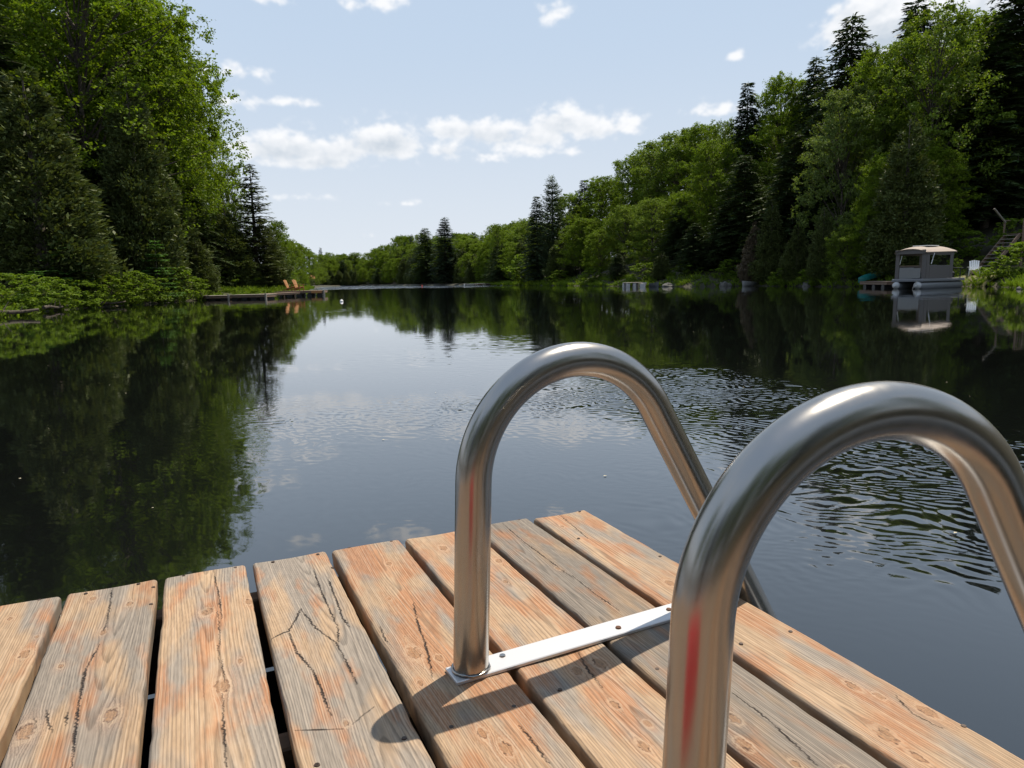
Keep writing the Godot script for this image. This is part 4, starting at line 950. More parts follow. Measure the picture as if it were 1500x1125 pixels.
func plank_paint(which: int, p: Array) -> StandardMaterial3D:
	var w: float = p[1] - p[0]
	var tw := 160
	var tl := 1440
	var tone: Array = TONES[which]
	var sd_: int = tone[4]
	var knots: Array = p[3].duplicate()
	rng.seed = sd_
	for k in 5:
		knots.append([rng.randf_range(0.02, w - 0.02), rng.randf_range(0.75, 1.42), rng.randf_range(0.004, 0.011)])
	var n_warp := noise(sd_, 1.0, 3)
	var n_fine := noise(sd_ + 100, 1.0, 2)
	var n_low := noise(sd_ + 50, 1.0, 1)
	var n_patch := noise(sd_ + 200, 1.0, 4)
	var n_patch2 := noise(sd_ + 300, 1.0, 4)
	var n_fibre := noise(sd_ + 400, 1.0, 1)
	var n_grit := noise(sd_ + 450, 1.0, 3)
	var ci := Image.create(tw, tl, false, Image.FORMAT_RGB8)
	var hi := Image.create(tw, tl, false, Image.FORMAT_R8)
	var pith := rng.randf_range(0.25, 0.75) * w
	var depth := rng.randf_range(0.012, 0.035)
	var grey := Color(0.335, 0.285, 0.235)
	var pale := Color(0.50, 0.345, 0.215)
	var orange := Color(0.47, 0.175, 0.06)
	var bright: float = tone[2]
	var sp: float = tone[3]
	# where cracks run: their distance is tested only inside their boxes
	var crack := PackedFloat32Array()
	crack.resize(tw * tl)
	crack.fill(0.0)
	for line in p[4]:
		var total: int = line.size() - 1
		for k in total:
			var a := Vector2(line[k][0], line[k][1])
			var b := Vector2(line[k + 1][0], line[k + 1][1])
			var steps := int(a.distance_to(b) / 0.0006) + 1
			for s in steps + 1:
				var q := a.lerp(b, float(s) / steps)
				q.x += n_fine.get_noise_2d(q.x * 30.0, q.y * 160.0) * 0.0022
				var thick := (0.6 + 0.5 * n_warp.get_noise_2d(q.x * 20.0, q.y * 25.0)) * (0.9 if total < 4 else 1.15)
				if (k == 0 and s < steps * 0.3) or (k == total - 1 and s > steps * 0.6):
					thick *= 0.6
				var px := q.x / w * tw
				var py := q.y / TEX_LEN * tl
				for oy in range(-1, 2):
					for ox in range(-2, 3):
						var xx := int(px) + ox
						var yy := int(py) + oy
						if xx < 0 or yy < 0 or xx >= tw or yy >= tl:
							continue
						var d := Vector2(xx + 0.5 - px, (yy + 0.5 - py) * 0.8).length()
						crack[yy * tw + xx] = maxf(crack[yy * tw + xx], clampf(thick * 1.25 - d * 0.75 + 0.35, 0.0, 1.0))
	for y in tl:
		var vv := float(y) / tl * TEX_LEN
		var near := []
		for k in knots:
			if absf(vv - k[1]) < k[2] * 9.0:
				near.append(k)
		var lw := n_low.get_noise_2d(3.0, vv * 0.7) * 0.016
		var dep := depth + n_low.get_noise_2d(40.0, vv * 1.2) * 0.012
		for x in tw:
			var uu := float(x) / tw * w
			var warp := lw + n_low.get_noise_2d(uu * 9.0, vv * 1.3) * 0.006
			var glow := 0.0
			var heart := 0.0
			var rim := 0.0
			var rings := 0.0
			var halo := 0.0
			for k in near:
				var dx: float = uu - k[0]
				var dz: float = (vv - k[1]) * 0.55
				var r: float = k[2] * 0.62
				dx += n_fine.get_noise_2d(uu * 90.0, vv * 90.0) * r * 0.3
				dz += n_fine.get_noise_2d(uu * 90.0 + 30.0, vv * 90.0) * r * 0.3
				var d := sqrt(dx * dx + dz * dz)
				var s := exp(-d * d / (r * r * 3.2))
				warp += signf(dx) * s * r * -0.9
				glow = maxf(glow, exp(-d * d / (r * r * 7.0)))
				var e := d / r + n_fine.get_noise_2d(uu * 150.0, vv * 150.0) * 0.22
				heart = maxf(heart, smoothstep(1.05, 0.6, e))
				rim = maxf(rim, smoothstep(0.7, 0.86, e) * smoothstep(1.08, 0.92, e))
				halo = maxf(halo, smoothstep(1.0, 1.15, e) * smoothstep(1.9, 1.25, e))
				if e < 1.0:
					rings = 0.5 + 0.5 * sin(e * 17.0)
			var q := uu + warp - pith
			var ring := sqrt(q * q + dep * dep) / sp + n_fine.get_noise_2d(uu * 60.0, vv * 2.5) * 0.14
			var f := ring - floorf(ring)
			var late := smoothstep(0.45, 0.9, f) * (1.0 - smoothstep(0.93, 1.0, f))
			var fibre := n_fibre.get_noise_2d((uu + warp) * 420.0, vv * 2.2)
			var g := clampf(0.5 + n_patch.get_noise_2d(uu * 12.0, vv * 3.0) * 2.2 + (tone[0] - 0.5) * 1.1, 0.0, 1.0)
			var o := clampf(n_patch2.get_noise_2d(uu * 14.0 + 7.0, vv * 5.0) * 2.3 - 0.5 + tone[1] * 0.75, 0.0, 1.0)
			o = maxf(o * 0.85, glow * 0.55 * tone[1] + glow * 0.15)
			var c := pale.lerp(grey, g)
			c = c.lerp(orange.lerp(pale, 0.35 + fibre * 0.25), o)
			var grit := n_grit.get_noise_2d(uu * 150.0, vv * 22.0)
			c = c * (0.69 * bright * (1.0 - 0.36 * late) * (1.0 + fibre * 0.14) * (1.0 + grit * 0.2))
			c = c.lerp(Color(0.43, 0.35, 0.27), clampf(fibre * 1.2 - 0.45, 0.0, 0.25))
			if halo > 0.0:
				c = c.lerp(Color(0.45, 0.34, 0.23), halo * 0.3)
			if heart > 0.0:
				c = c.lerp(Color(0.30, 0.17, 0.085).lerp(Color(0.15, 0.085, 0.045), rings), heart * 0.62)
			if rim > 0.0:
				c = c.lerp(Color(0.06, 0.03, 0.016), rim * clampf(0.2 + n_fine.get_noise_2d(uu * 120.0, vv * 60.0) * 1.6, 0.0, 0.9))
			var cr := crack[y * tw + x]
			if cr > 0.0:
				c = c.lerp(Color(0.022, 0.014, 0.01), cr)
			ci.set_pixel(x, y, c.linear_to_srgb())
			hi.set_pixel(x, y, Color(clampf(0.75 + late * 0.09 + fibre * 0.06 + grit * 0.06 - heart * 0.06 - cr * 0.75, 0.0, 1.0), 0, 0))
	var m := StandardMaterial3D.new()
	m.albedo_texture = ImageTexture.create_from_image(ci)
	m.heightmap_enabled = true
	m.heightmap_texture = ImageTexture.create_from_image(hi)
	m.heightmap_scale = 0.34
	m.roughness = 0.72
	m.metallic_specular = 0.4
	return m

# ---------------------------------------------------------------- the ladder
func rail_points() -> PackedVector3Array:
	var d1 := Vector2(0.046, 1.0).normalized()
	var d2 := Vector2(0.2, -0.335).normalized()
	var rad := 0.161
	var side := Vector2(d1.y, -d1.x)
	var start := d1 * 0.261
	var mid := start + side * rad
	var out := PackedVector3Array()
	for k in 8:
		var q := d1 * 0.261 * (k / 8.0)
		out.append(Vector3(q.x, q.y, 0))
	var turn := d1.angle() - d2.angle()
	var last := Vector2()
	for k in 41:
		var a := turn * k / 40.0
		last = mid - side * rad * cos(a) + d1 * rad * sin(a)
		out.append(Vector3(last.x, last.y, 0))
	for k in range(1, 19):
		var q := last + d2 * 0.09 * k
		out.append(Vector3(q.x, q.y, 0))
	return out

func ladder() -> void:
	var t := thing("swim_ladder", "stainless steel swim ladder with two arched handrails bolted to the plank dock", "ladder", DECK, deg_to_rad(DECK_TURN))
	var pts := rail_points()
	var radii := PackedFloat32Array()
	radii.resize(pts.size())
	radii.fill(0.0243)
	var rail_mesh := tube(pts, radii, 40)
	var bar_mesh := box(Vector3(0.505, 0.006, 0.042), 0.0012)
	var k := 0
	for place in [[Vector3(0, 0.0068, 0), 3.2], [Vector3(0.02, 0.0068, 0.44), -6.0]]:
		var rail := part("handrail", rail_mesh, mats.steel, t, place[0])
		rail.rotation.y = deg_to_rad(place[1])
		var b := Basis(Vector3.UP, deg_to_rad(place[1]))
		var bar := part("mounting_bar", bar_mesh, mats.alu, t, place[0] + b * Vector3(0.222, -0.0035, 0.002))
		bar.rotation.y = deg_to_rad(place[1])
		for s in [[-0.208, 0.0], [0.02, 0.005], [0.125, -0.004], [-0.17, -0.009], [0.23, 0.0]]:
			var sc := part("screw", disc(0.0048, 0.0022, 14), mats.rust if s[0] > 0.0 and s[0] < 0.2 else mats.steel, bar, Vector3(s[0], 0.0038, s[1]))
		# weld bead round the foot
		var ring := PackedVector3Array()
		for a in 25:
			ring.append(Vector3(cos(TAU * a / 24.0) * 0.0255, 0.002 + 0.0007 * sin(a * 5.1), sin(TAU * a / 24.0) * 0.0255))
		var bead := PackedFloat32Array()
		for a in 25:
			bead.append(0.0017 + 0.0006 * sin(a * 3.7))
		part("weld", tube(ring, bead, 6, false), mats.steel, rail)
		k += 1
	for s in [0.13, 0.42, 0.71]:
		var q := pts[pts.size() - 1].lerp(pts[pts.size() - 12], 1.0 - s)
		part("tread", box(Vector3(0.08, 0.02, 0.46), 0.004), mats.alu, t, Vector3(q.x + 0.01, q.y, 0.22))

# ---------------------------------------------------------------- trees
var bank := {}

class Leaves:
	var v := PackedVector3Array()
	var n := PackedVector3Array()
	var c := PackedColorArray()
	var idx := PackedInt32Array()
	# a leaf or spray: a small diamond folded along its middle
	func add(at: Vector3, along: Vector3, up: Vector3, length: float, width: float, tint: Color) -> void:
		var side := along.cross(up).normalized()
		var nn := side.cross(along).normalized()
		var k := v.size()
		v.append(at)
		v.append(at + along * length * 0.45 + side * width * 0.5 + nn * width * 0.12)
		v.append(at + along * length)
		v.append(at + along * length * 0.45 - side * width * 0.5 + nn * width * 0.12)
		var n1 := (nn - side * 0.25).normalized()
		var n2 := (nn + side * 0.25).normalized()
		n.append(nn); n.append(n1); n.append(nn); n.append(n2)
		c.append(tint); c.append(tint); c.append(tint); c.append(tint)
		idx.append(k); idx.append(k + 2); idx.append(k + 1); idx.append(k); idx.append(k + 3); idx.append(k + 2)
	func mesh() -> ArrayMesh:
		var a := []
		a.resize(Mesh.ARRAY_MAX)
		a[Mesh.ARRAY_VERTEX] = v
		a[Mesh.ARRAY_NORMAL] = n
		a[Mesh.ARRAY_COLOR] = c
		a[Mesh.ARRAY_INDEX] = idx
		var m := ArrayMesh.new()
		m.add_surface_from_arrays(Mesh.PRIMITIVE_TRIANGLES, a)
		return m

func unit() -> Vector3:
	var z := rng.randf_range(-1.0, 1.0)
	var a := rng.randf() * TAU
	var r := sqrt(1.0 - z * z)
	return Vector3(r * cos(a), z, r * sin(a))

func tint_of(base: float, spread: float) -> Color:
	var b := base * rng.randf_range(1.0 - spread, 1.0 + spread)
	var warm := rng.randf_range(-0.12, 0.14)
	return Color(b * (1.0 + warm), b, b * (1.0 - warm * 0.8))

# broadleaf: clumps of leaves on limbs
func broadleaf(seed_: int, h: float, w: float, low: float, clumps: int, per: int, leaf: float, layered: float) -> Array:
	rng.seed = seed_
	var L := Leaves.new()
	var lobes := noise(seed_, 0.9, 2)
	var st := SurfaceTool.new()
	st.begin(Mesh.PRIMITIVE_TRIANGLES)
	var tr := h * 0.012
	var lean := Vector3(rng.randf_range(-0.3, 0.3), 0, rng.randf_range(-0.3, 0.3))
	var trunk := PackedVector3Array()
	var tw := PackedFloat32Array()
	for k in 9:
		var f := k / 8.0
		trunk.append(Vector3(sin(f * 5.0) * 0.12, f * h * 0.86, cos(f * 4.0) * 0.12 - 0.12) + lean * f)
		tw.append(tr * (1.5 if k == 0 else 1.0) * (1.0 - 0.85 * f))
	add_tube(st, trunk, tw, 9)
	for k in clumps:
		var f := pow(rng.randf(), 0.85)
		var y := lerpf(low, 1.0, f)
		var a := rng.randf() * TAU
		var ty := (y - low) / (1.0 - low)
		var prof := pow(maxf(0.03, 1.0 - pow(absf(ty - 0.4) / (0.5 if ty < 0.4 else 0.64), 2.3)), 0.55)
		var reach := w * 0.5 * prof * (0.86 + 0.62 * lobes.get_noise_3d(cos(a) * 1.5, y * 4.5, sin(a) * 1.5))
		var rr := reach * pow(rng.randf(), 0.4)
		var c := Vector3(cos(a) * rr, y * h * 0.985, sin(a) * rr)
		var size := h * 0.056 * rng.randf_range(0.5, 1.4) * (1.0 - 0.3 * f)
		c.y -= size * layered * 0.4
		var shade := rng.randf_range(0.7, 1.25)
		var outward := Vector3(cos(a), 0, sin(a))
		if k % 3 == 0 and rr > reach * 0.35:
			var from := trunk[clampi(int((y - rng.randf_range(0.12, 0.25)) / 0.86 * 8.0), 1, 7)]
			var mid := from.lerp(c, 0.5) + Vector3(0, rr * 0.12, 0)
			var b := tr * rng.randf_range(0.12, 0.24)
			add_tube(st, PackedVector3Array([from, mid, c]), PackedFloat32Array([b * 1.6, b, b * 0.3]), 5, false)
		var sprigs := 9
		for g in sprigs:
			var sd := unit()
			var sc := c + Vector3(sd.x, sd.y * (0.95 - 0.5 * layered), sd.z) * size * (0.35 + 0.85 * rng.randf())
			var sr := size * rng.randf_range(0.22, 0.5)
			var lean_out := (Vector3(sd.x, sd.y * 0.5, sd.z) + outward * 0.6 + Vector3.UP * 0.25).normalized()
			for j in per / sprigs:
				var d := unit()
				var q := sc + (Vector3(d.x, d.y * 0.7, d.z) + lean_out * rng.randf_range(-0.5, 0.9)) * sr * pow(rng.randf(), 0.6)
				var up := (Vector3.UP * rng.randf_range(0.0, 0.9) + lean_out * 0.5 + unit() * 0.85).normalized()
				var along := lean_out * 0.6 + Vector3.DOWN * 0.35 + unit() * 0.8
				along = (along - up * along.dot(up)).normalized()
				var s := leaf * rng.randf_range(0.6, 1.35)
				L.add(q, along, up, s, s * rng.randf_range(0.55, 0.9), tint_of(shade, 0.22))
	st.generate_normals()
	return [L.mesh(), st.commit()]

# conifers with whorled branches: flat sprays on both sides of each branch
func whorled(seed_: int, h: float, w: float, low: float, whorls: int, per: int, droop: float, lift: float, spray: float, sparse_top: float, power: float) -> Array:
	rng.seed = seed_
	var L := Leaves.new()
	var st := SurfaceTool.new()
	st.begin(Mesh.PRIMITIVE_TRIANGLES)
	add_tube(st, PackedVector3Array([Vector3(0, 0, 0), Vector3(0.04, h * 0.5, 0.03), Vector3(0, h, 0)]), PackedFloat32Array([h * 0.016, h * 0.009, 0.012]), 8)
	for k in whorls:
		var f := (k + rng.randf() * 0.8) / whorls
		var y := lerpf(low * h, h * 0.995, f)
		var reach := w * 0.5 * pow(1.0 - f, power) * (0.5 + 0.5 * minf(1.0, f * 5.0 + 0.35)) + 0.16
		var count := maxi(4, int(per * (1.0 - 0.3 * f)))
		var a0 := rng.randf() * TAU
		for b in count:
			var a := a0 + TAU * b / count + rng.randf_range(-0.3, 0.3)
			var length := reach * rng.randf_range(0.55, 1.15)
			if f > 1.0 - sparse_top and rng.randf() < 0.25:
				continue
			var out := Vector3(cos(a), 0, sin(a))
			var side := Vector3(-sin(a), 0, cos(a))
			var shade := rng.randf_range(0.72, 1.2)
			var pts := PackedVector3Array()
			for s in 4:
				var e := s / 3.0
				pts.append(Vector3(0, y, 0) + out * length * e + Vector3.UP * length * (lift * e - droop * e * e))
			if length > 0.5:
				add_tube(st, pts, PackedFloat32Array([0.028, 0.02, 0.012, 0.005]), 4, false)
			var steps := maxi(2, int(length / (spray * 0.42)))
			for s in steps:
				var e := (s + 0.6 + rng.randf() * 0.4) / steps
				if e < 0.16 and length > 0.8:
					continue
				var q := Vector3(0, y, 0) + out * length * e + Vector3.UP * length * (lift * e - droop * e * e)
				var tip := 1.0 - 0.6 * e
				for sgn in [-1.0, 1.0]:
					var dir: Vector3 = (out * rng.randf_range(0.35, 0.9) + side * sgn * rng.randf_range(0.5, 1.0) + Vector3.UP * rng.randf_range(-0.5, 0.22)).normalized()
					var far := spray * rng.randf_range(0.6, 1.3) * (0.75 + tip * 0.9)
					var up := (Vector3.UP + unit() * 0.55).normalized()
					var t := tint_of(shade, 0.18)
					L.add(q, dir, up, far, far * 0.36, t)
					var q2: Vector3 = q + dir * far * 0.55
					L.add(q2, (dir + side * sgn * 0.6 + Vector3.DOWN * rng.randf() * 0.35).normalized(), up, far * 0.6, far * 0.22, t)
					if far > spray * 1.0:
						L.add(q2, (dir + out * 0.9).normalized(), up, far * 0.6, far * 0.22, t)
			var endp := pts[3]
			L.add(endp - out * spray * 0.3, (out + Vector3.UP * (lift - 2.0 * droop)).normalized(), Vector3.UP, spray * 1.1, spray * 0.4, tint_of(shade, 0.15))
	for k in 6:
		L.add(Vector3(0, h * 0.97, 0), (Vector3.UP + unit() * 0.3).normalized(), unit(), spray, spray * 0.3, Color(1, 1, 1))
	st.generate_normals()
	return [L.mesh(), st.commit()]

# cedar: a dense cone of upright fans
func cedar(seed_: int, h: float, w: float, clumps: int, per: int, spray: float) -> Array:
	rng.seed = seed_
	var L := Leaves.new()
	var lobes := noise(seed_ + 3, 1.1, 3)
	var st := SurfaceTool.new()
	st.begin(Mesh.PRIMITIVE_TRIANGLES)
	add_tube(st, PackedVector3Array([Vector3(0, 0, 0), Vector3(0.05, h * 0.5, 0), Vector3(0, h * 0.97, 0)]), PackedFloat32Array([h * 0.018, h * 0.011, 0.01]), 8)
	for k in clumps:
		var f := 1.0 - sqrt(rng.randf())
		f = clampf(f, 0.0, 0.985)
		var y := h * (0.03 + 0.95 * f)
		var a := rng.randf() * TAU
		var prof := pow(1.0 - f, 0.72) * (0.72 + 0.28 * smoothstep(0.0, 0.16, f))
		var reach := w * 0.5 * prof * (0.88 + 0.45 * lobes.get_noise_3d(cos(a) * 1.3, y * 0.55, sin(a) * 1.3)) + 0.05
		var rr := reach * pow(rng.randf(), 0.25)
		var out := Vector3(cos(a), 0, sin(a))
		var c := out * rr + Vector3.UP * y
		var size := h * 0.035 * rng.randf_range(0.7, 1.4) * (1.0 - 0.55 * f)
		var shade := rng.randf_range(0.7, 1.25)
		if k % 9 == 0:
			add_tube(st, PackedVector3Array([Vector3(0, y - reach * 0.25, 0), c]), PackedFloat32Array([0.02, 0.006]), 4, false)
		for j in per:
			var d := unit()
			var q := c + Vector3(d.x, d.y * 1.5, d.z) * size * pow(rng.randf(), 0.5)
			var along := (out * rng.randf_range(0.2, 0.9) + Vector3.UP * rng.randf_range(-0.25, 0.95) + unit() * 0.45).normalized()
			var up := unit()
			var s := spray * rng.randf_range(0.6, 1.35)
			L.add(q, along, up, s, s * 0.42, tint_of(shade, 0.2))
	for k in 30:
		var f := rng.randf()
		L.add(Vector3(0, h * (0.93 + 0.05 * f), 0), (Vector3.UP * 1.2 + unit()).normalized(), unit(), spray * 1.2, spray * 0.4, tint_of(1.0, 0.2))
	st.generate_normals()
	return [L.mesh(), st.commit()]

const UNIT := {"maple": [18.0, 11.5], "ash": [14.0, 8.5], "cedar": [9.0, 3.7], "hemlock": [14.0, 7.4], "spruce": [12.0, 4.6], "pine": [15.0, 5.2], "fir": [4.0, 2.9], "spire": [11.0, 4.2], "shrub": [2.4, 2.9]}

func build_kinds() -> void:
	bank.maple = []
	for k in 4:
		bank.maple.append(broadleaf(100 + k, 18.0, 11.5, [0.16, 0.1, 0.2, 0.12][k], 330, 250, 0.155, [0.3, 0.4, 0.1, 0.3][k]))
	bank.ash = []
	for k in 3:
		bank.ash.append(broadleaf(120 + k, 14.0, 8.5, [0.12, 0.08, 0.15][k], 250, 185, 0.14, [0.4, 0.3, 0.2][k]))
	bank.cedar = []
	for k in 3:
		bank.cedar.append(cedar(140 + k, 9.0, 3.7, 620, 46, 0.17))
	bank.hemlock = []
	for k in 3:
		bank.hemlock.append(whorled(160 + k, 14.0, 7.4, 0.05, 62, 8, [0.32, 0.42, 0.36][k], [0.2, 0.16, 0.25][k], 0.3, 0.05, [0.66, 0.72, 0.6][k]))
	bank.spruce = []
	for k in 2:
		bank.spruce.append(whorled(180 + k, 12.0, 4.6, 0.04, 66, 8, 0.28, 0.1, 0.26, 0.05, 0.74))
	bank.pine = [whorled(190, 15.0, 5.2, 0.1, 52, 7, -0.25, 0.25, 0.3, 0.1, 0.62)]
	bank.fir = [whorled(195, 4.0, 2.9, 0.05, 14, 7, 0.1, 0.12, 0.15, 0.1, 0.85), whorled(196, 4.0, 2.9, 0.05, 12, 7, 0.05, 0.15, 0.15, 0.1, 0.8)]
	bank.spire = [whorled(198, 11.0, 4.2, 0.05, 50, 7, 0.04, 0.16, 0.22, 0.35, 0.85)]
	bank.shrub = []
	for k in 3:
		bank.shrub.append(broadleaf(210 + k, 2.4, 2.9, 0.04, 120, 60, 0.1, 0.1))

const KIND_NAMES := {"maple": "maple_tree", "ash": "leafy_tree", "cedar": "cedar_tree", "hemlock": "hemlock_tree", "spruce": "spruce_tree", "pine": "pine_tree", "fir": "young_fir", "spire": "spire_conifer", "shrub": "shrub"}

func forest() -> void:
	build_kinds()
	var used := {}
	for r in TREES:
		var kind: String = r[0]
		var k: int = used.get(kind, 0)
		used[kind] = k + 1
		var set_: Array = bank[kind][(k * 2 + k / 3) % bank[kind].size()]
		var t := thing(KIND_NAMES[kind], r[8], "shrub" if kind == "shrub" else "tree", Vector3(r[2], r[3], r[4]), deg_to_rad(r[7]), r[9])
		var sy: float = r[5] / UNIT[kind][0]
		var sx: float = r[6] / UNIT[kind][1]
		sx = clampf(sx, sy * 0.5, sy * (1.25 if kind == "maple" or kind == "ash" else 2.0))
		var crown := part("crown", set_[0], mats.leaf[r[1]], t)
		crown.scale = Vector3(sx, sy, sx)
		var trunk := part("stem" if kind == "shrub" else "trunk", set_[1], mats.bark, t)
		trunk.scale = Vector3(sx, sy, sx)

# ---------------------------------------------------------------- banks
func shore_details() -> void:
	rng.seed = 900
	# dead logs and roots along the left bank
	var logs := [
		[Vector3(-19.6, 0.22, -27.6), 2.6, 62.0, 0.11, "fallen grey log at the waterline below the leftmost shrub"], [Vector3(-21.9, 0.2, -34.4), 2.2, 95.0, 0.09, "fallen log at the waterline under the smallest young fir"],
		[Vector3(-22.9, 0.22, -40.6), 3.0, 80.0, 0.08, "long thin driftwood log below the middle left shrubs"], [Vector3(-22.9, 0.2, -47.6), 2.4, 100.0, 0.1, "driftwood log below the pale green shrub on left bank"], [Vector3(-22.9, 0.25, -53.6), 3.2, 120.0, 0.12, "dark fallen log at the root of near left dock"]]
	for l in logs:
		var t := thing("fallen_log", l[4], "log", l[0], deg_to_rad(l[2]), "fallen logs on the left bank")
		var pts := PackedVector3Array()
		var rad := PackedFloat32Array()
		for k in 9:
			var f := k / 8.0
			pts.append(Vector3((f - 0.5) * l[1], sin(f * 7.0) * 0.04, cos(f * 5.0) * 0.06))
			rad.append(l[3] * (1.0 - 0.5 * f) * rng.randf_range(0.9, 1.1))
		part("trunk", tube(pts, rad, 9), mats.bark, t)
		for k in 3:
			var a := pts[2 + k * 2]
			part("branch_stub", tube(PackedVector3Array([a, a + Vector3(rng.randf_range(-0.1, 0.3), rng.randf_range(0.2, 0.5), rng.randf_range(-0.3, 0.3))]), PackedFloat32Array([0.03, 0.008]), 6), mats.bark, t)
	# boulders at the waterline
	var rocks := [[-22.4, -57.5, 0.5, "grey rock at the waterline between the two left docks"], [20.6, -68.6, 0.6, "grey rock at the waterline below the half-dead cedar"], [24.4, -58.6, 0.45, "grey rock at the shore left of the sunlit sapling"], [16.2, -73.6, 0.55, "grey rock at the shore right of the swim raft"], [26.6, -37.0, 0.3, "grey rock at the water under the big right-edge bush"]]
	var gm := StandardMaterial3D.new()
	gm.albedo_texture = mottled(50, 0.03, [Color(0.05, 0.048, 0.045), Color(0.13, 0.125, 0.11), Color(0.09, 0.085, 0.08)], 256)
	gm.uv1_triplanar = true
	gm.uv1_scale = Vector3.ONE * 0.8
	gm.roughness = 0.9
	for r in rocks:
		var t := thing("shore_rock", r[3], "rock", Vector3(r[0], 0.0, r[1]), rng.randf() * TAU, "rocks along the shore")
		part("boulder", boulder(r[2], rng.randi()), gm, t)
	# grass, ferns and low green along the banks: nobody could count it
	var L := Leaves.new()
	for k in 22:
		var a := rng.randf() * TAU
		var tip := Vector3(cos(a), rng.randf_range(0.8, 2.2), sin(a)).normalized()
		L.add(Vector3(cos(a), 0, sin(a)) * rng.randf() * 0.12, tip, Vector3(cos(a + 1.5), 0.3, sin(a + 1.5)).normalized(), rng.randf_range(0.25, 0.6), 0.05, tint_of(1.0, 0.3))
	for k in 26:
		L.add(Vector3(rng.randf_range(-0.25, 0.25), rng.randf_range(0.02, 0.35), rng.randf_range(-0.25, 0.25)), unit(), (Vector3.UP + unit() * 0.5).normalized(), 0.11, 0.08, tint_of(1.0, 0.3))
	var places: Array[Transform3D] = []
	for k in LAKE.size():
		var a := LAKE[k]
		var b := LAKE[(k + 1) % LAKE.size()]
		var z := (a.y + b.y) * 0.5
		if z > -20.0 or z < -170.0:
			continue
		var out := Vector2(b.y - a.y, a.x - b.x).normalized()
		if shore_distance((a.x + b.x) * 0.5 + out.x, z + out.y) < 0.0:
			out = -out
		for j in int(a.distance_to(b) * (9.0 if a.x < 0.0 else 7.0)):
			var q := a.lerp(b, rng.randf()) + out * (0.15 + 3.5 * pow(rng.randf(), 1.8))
			var d := shore_distance(q.x, q.y)
			if d < 0.1:
				continue
			places.append(Transform3D(Basis(Vector3.UP, rng.randf() * TAU).scaled(Vector3.ONE * rng.randf_range(0.6, 1.5)), Vector3(q.x, ground_at(q.x, q.y, d) - 0.04, q.y)))
	var mm := MultiMesh.new()
	mm.transform_format = MultiMesh.TRANSFORM_3D
	mm.mesh = L.mesh()
	mm.instance_count = places.size()
	for k in places.size():
		mm.set_instance_transform(k, places[k])
	var o := MultiMeshInstance3D.new()
	o.name = "undergrowth"
	o.multimesh = mm
	o.material_override = mats.leaf.alder
	o.set_meta("label", "low green undergrowth of grass and ferns along the banks")
	o.set_meta("category", "undergrowth")
	o.set_meta("kind", "stuff")
	add_child(o)
	# specks of pollen and small leaves drifting on the water
	var fl := Leaves.new()
	fl.add(Vector3(-0.5, 0, 0), Vector3.RIGHT, Vector3.UP, 1.0, 0.6, Color(1, 1, 1))
	var fm := MultiMesh.new()
	fm.transform_format = MultiMesh.TRANSFORM_3D
	fm.mesh = fl.mesh()
	fm.instance_count = 90
	for k in 90:
		var q := Vector3(rng.randf_range(-8.0, 5.0), 0.004, -2.4 - 14.0 * pow(rng.randf(), 1.7))
		fm.set_instance_transform(k, Transform3D(Basis(Vector3.UP, rng.randf() * TAU).scaled(Vector3.ONE * rng.randf_range(0.008, 0.022)), q))
	var fo := MultiMeshInstance3D.new()
	fo.name = "floating_specks"
	fo.multimesh = fm
	fo.material_override = paint(Color(0.45, 0.4, 0.28), 0.8)
	fo.set_meta("label", "tiny pale leaf specks floating on the calm water")
	fo.set_meta("category", "debris")
	fo.set_meta("kind", "stuff")
	add_child(fo)

func boulder(r: float, seed_: int) -> ArrayMesh:
	var s := SphereMesh.new()
	s.radius = r
	s.height = r * 1.4
	s.radial_segments = 20
	s.rings = 12
	var arr := s.get_mesh_arrays()
	var v: PackedVector3Array = arr[Mesh.ARRAY_VERTEX]
	var n := noise(seed_ % 1000, 1.1 / r, 3)
	for k in v.size():
		v[k] *= 1.0 + 0.5 * n.get_noise_3dv(v[k])
	return smooth_mesh(v, arr[Mesh.ARRAY_INDEX])

# ---------------------------------------------------------------- left docks and chairs
func plank_dock(called: String, label: String, at: Vector3, turn: float, size: Vector2, height: float, m: Material, floats := 0, group := "") -> Node3D:
	var t := thing(called, label, "dock", at, turn, group)
	var n := int(size.x / 0.16)
	var pl := box(Vector3(size.x / n - 0.012, 0.035, size.y), 0.004)
	for k in n:
		part("plank", pl, m, t, Vector3((k + 0.5) * size.x / n - size.x * 0.5, height - 0.0175, 0))
	for s in [-1.0, 1.0]:
		part("side_beam", box(Vector3(size.x, 0.17, 0.05), 0.004), mats.brownwood, t, Vector3(0, height - 0.125, s * (size.y * 0.5 - 0.06)))
		part("end_beam", box(Vector3(0.05, 0.17, size.y - 0.2), 0.004), mats.brownwood, t, Vector3(s * (size.x * 0.5 - 0.05), height - 0.125, 0))
	for k in floats:
		var f := CylinderMesh.new()
		f.top_radius = 0.24
		f.bottom_radius = 0.24
		f.height = size.y * 0.86
		var o := part("float_drum", f, mats.black, t, Vector3(((k + 0.5) / floats - 0.5) * size.x, 0.02, 0))
		o.rotation.x = PI / 2
	return t

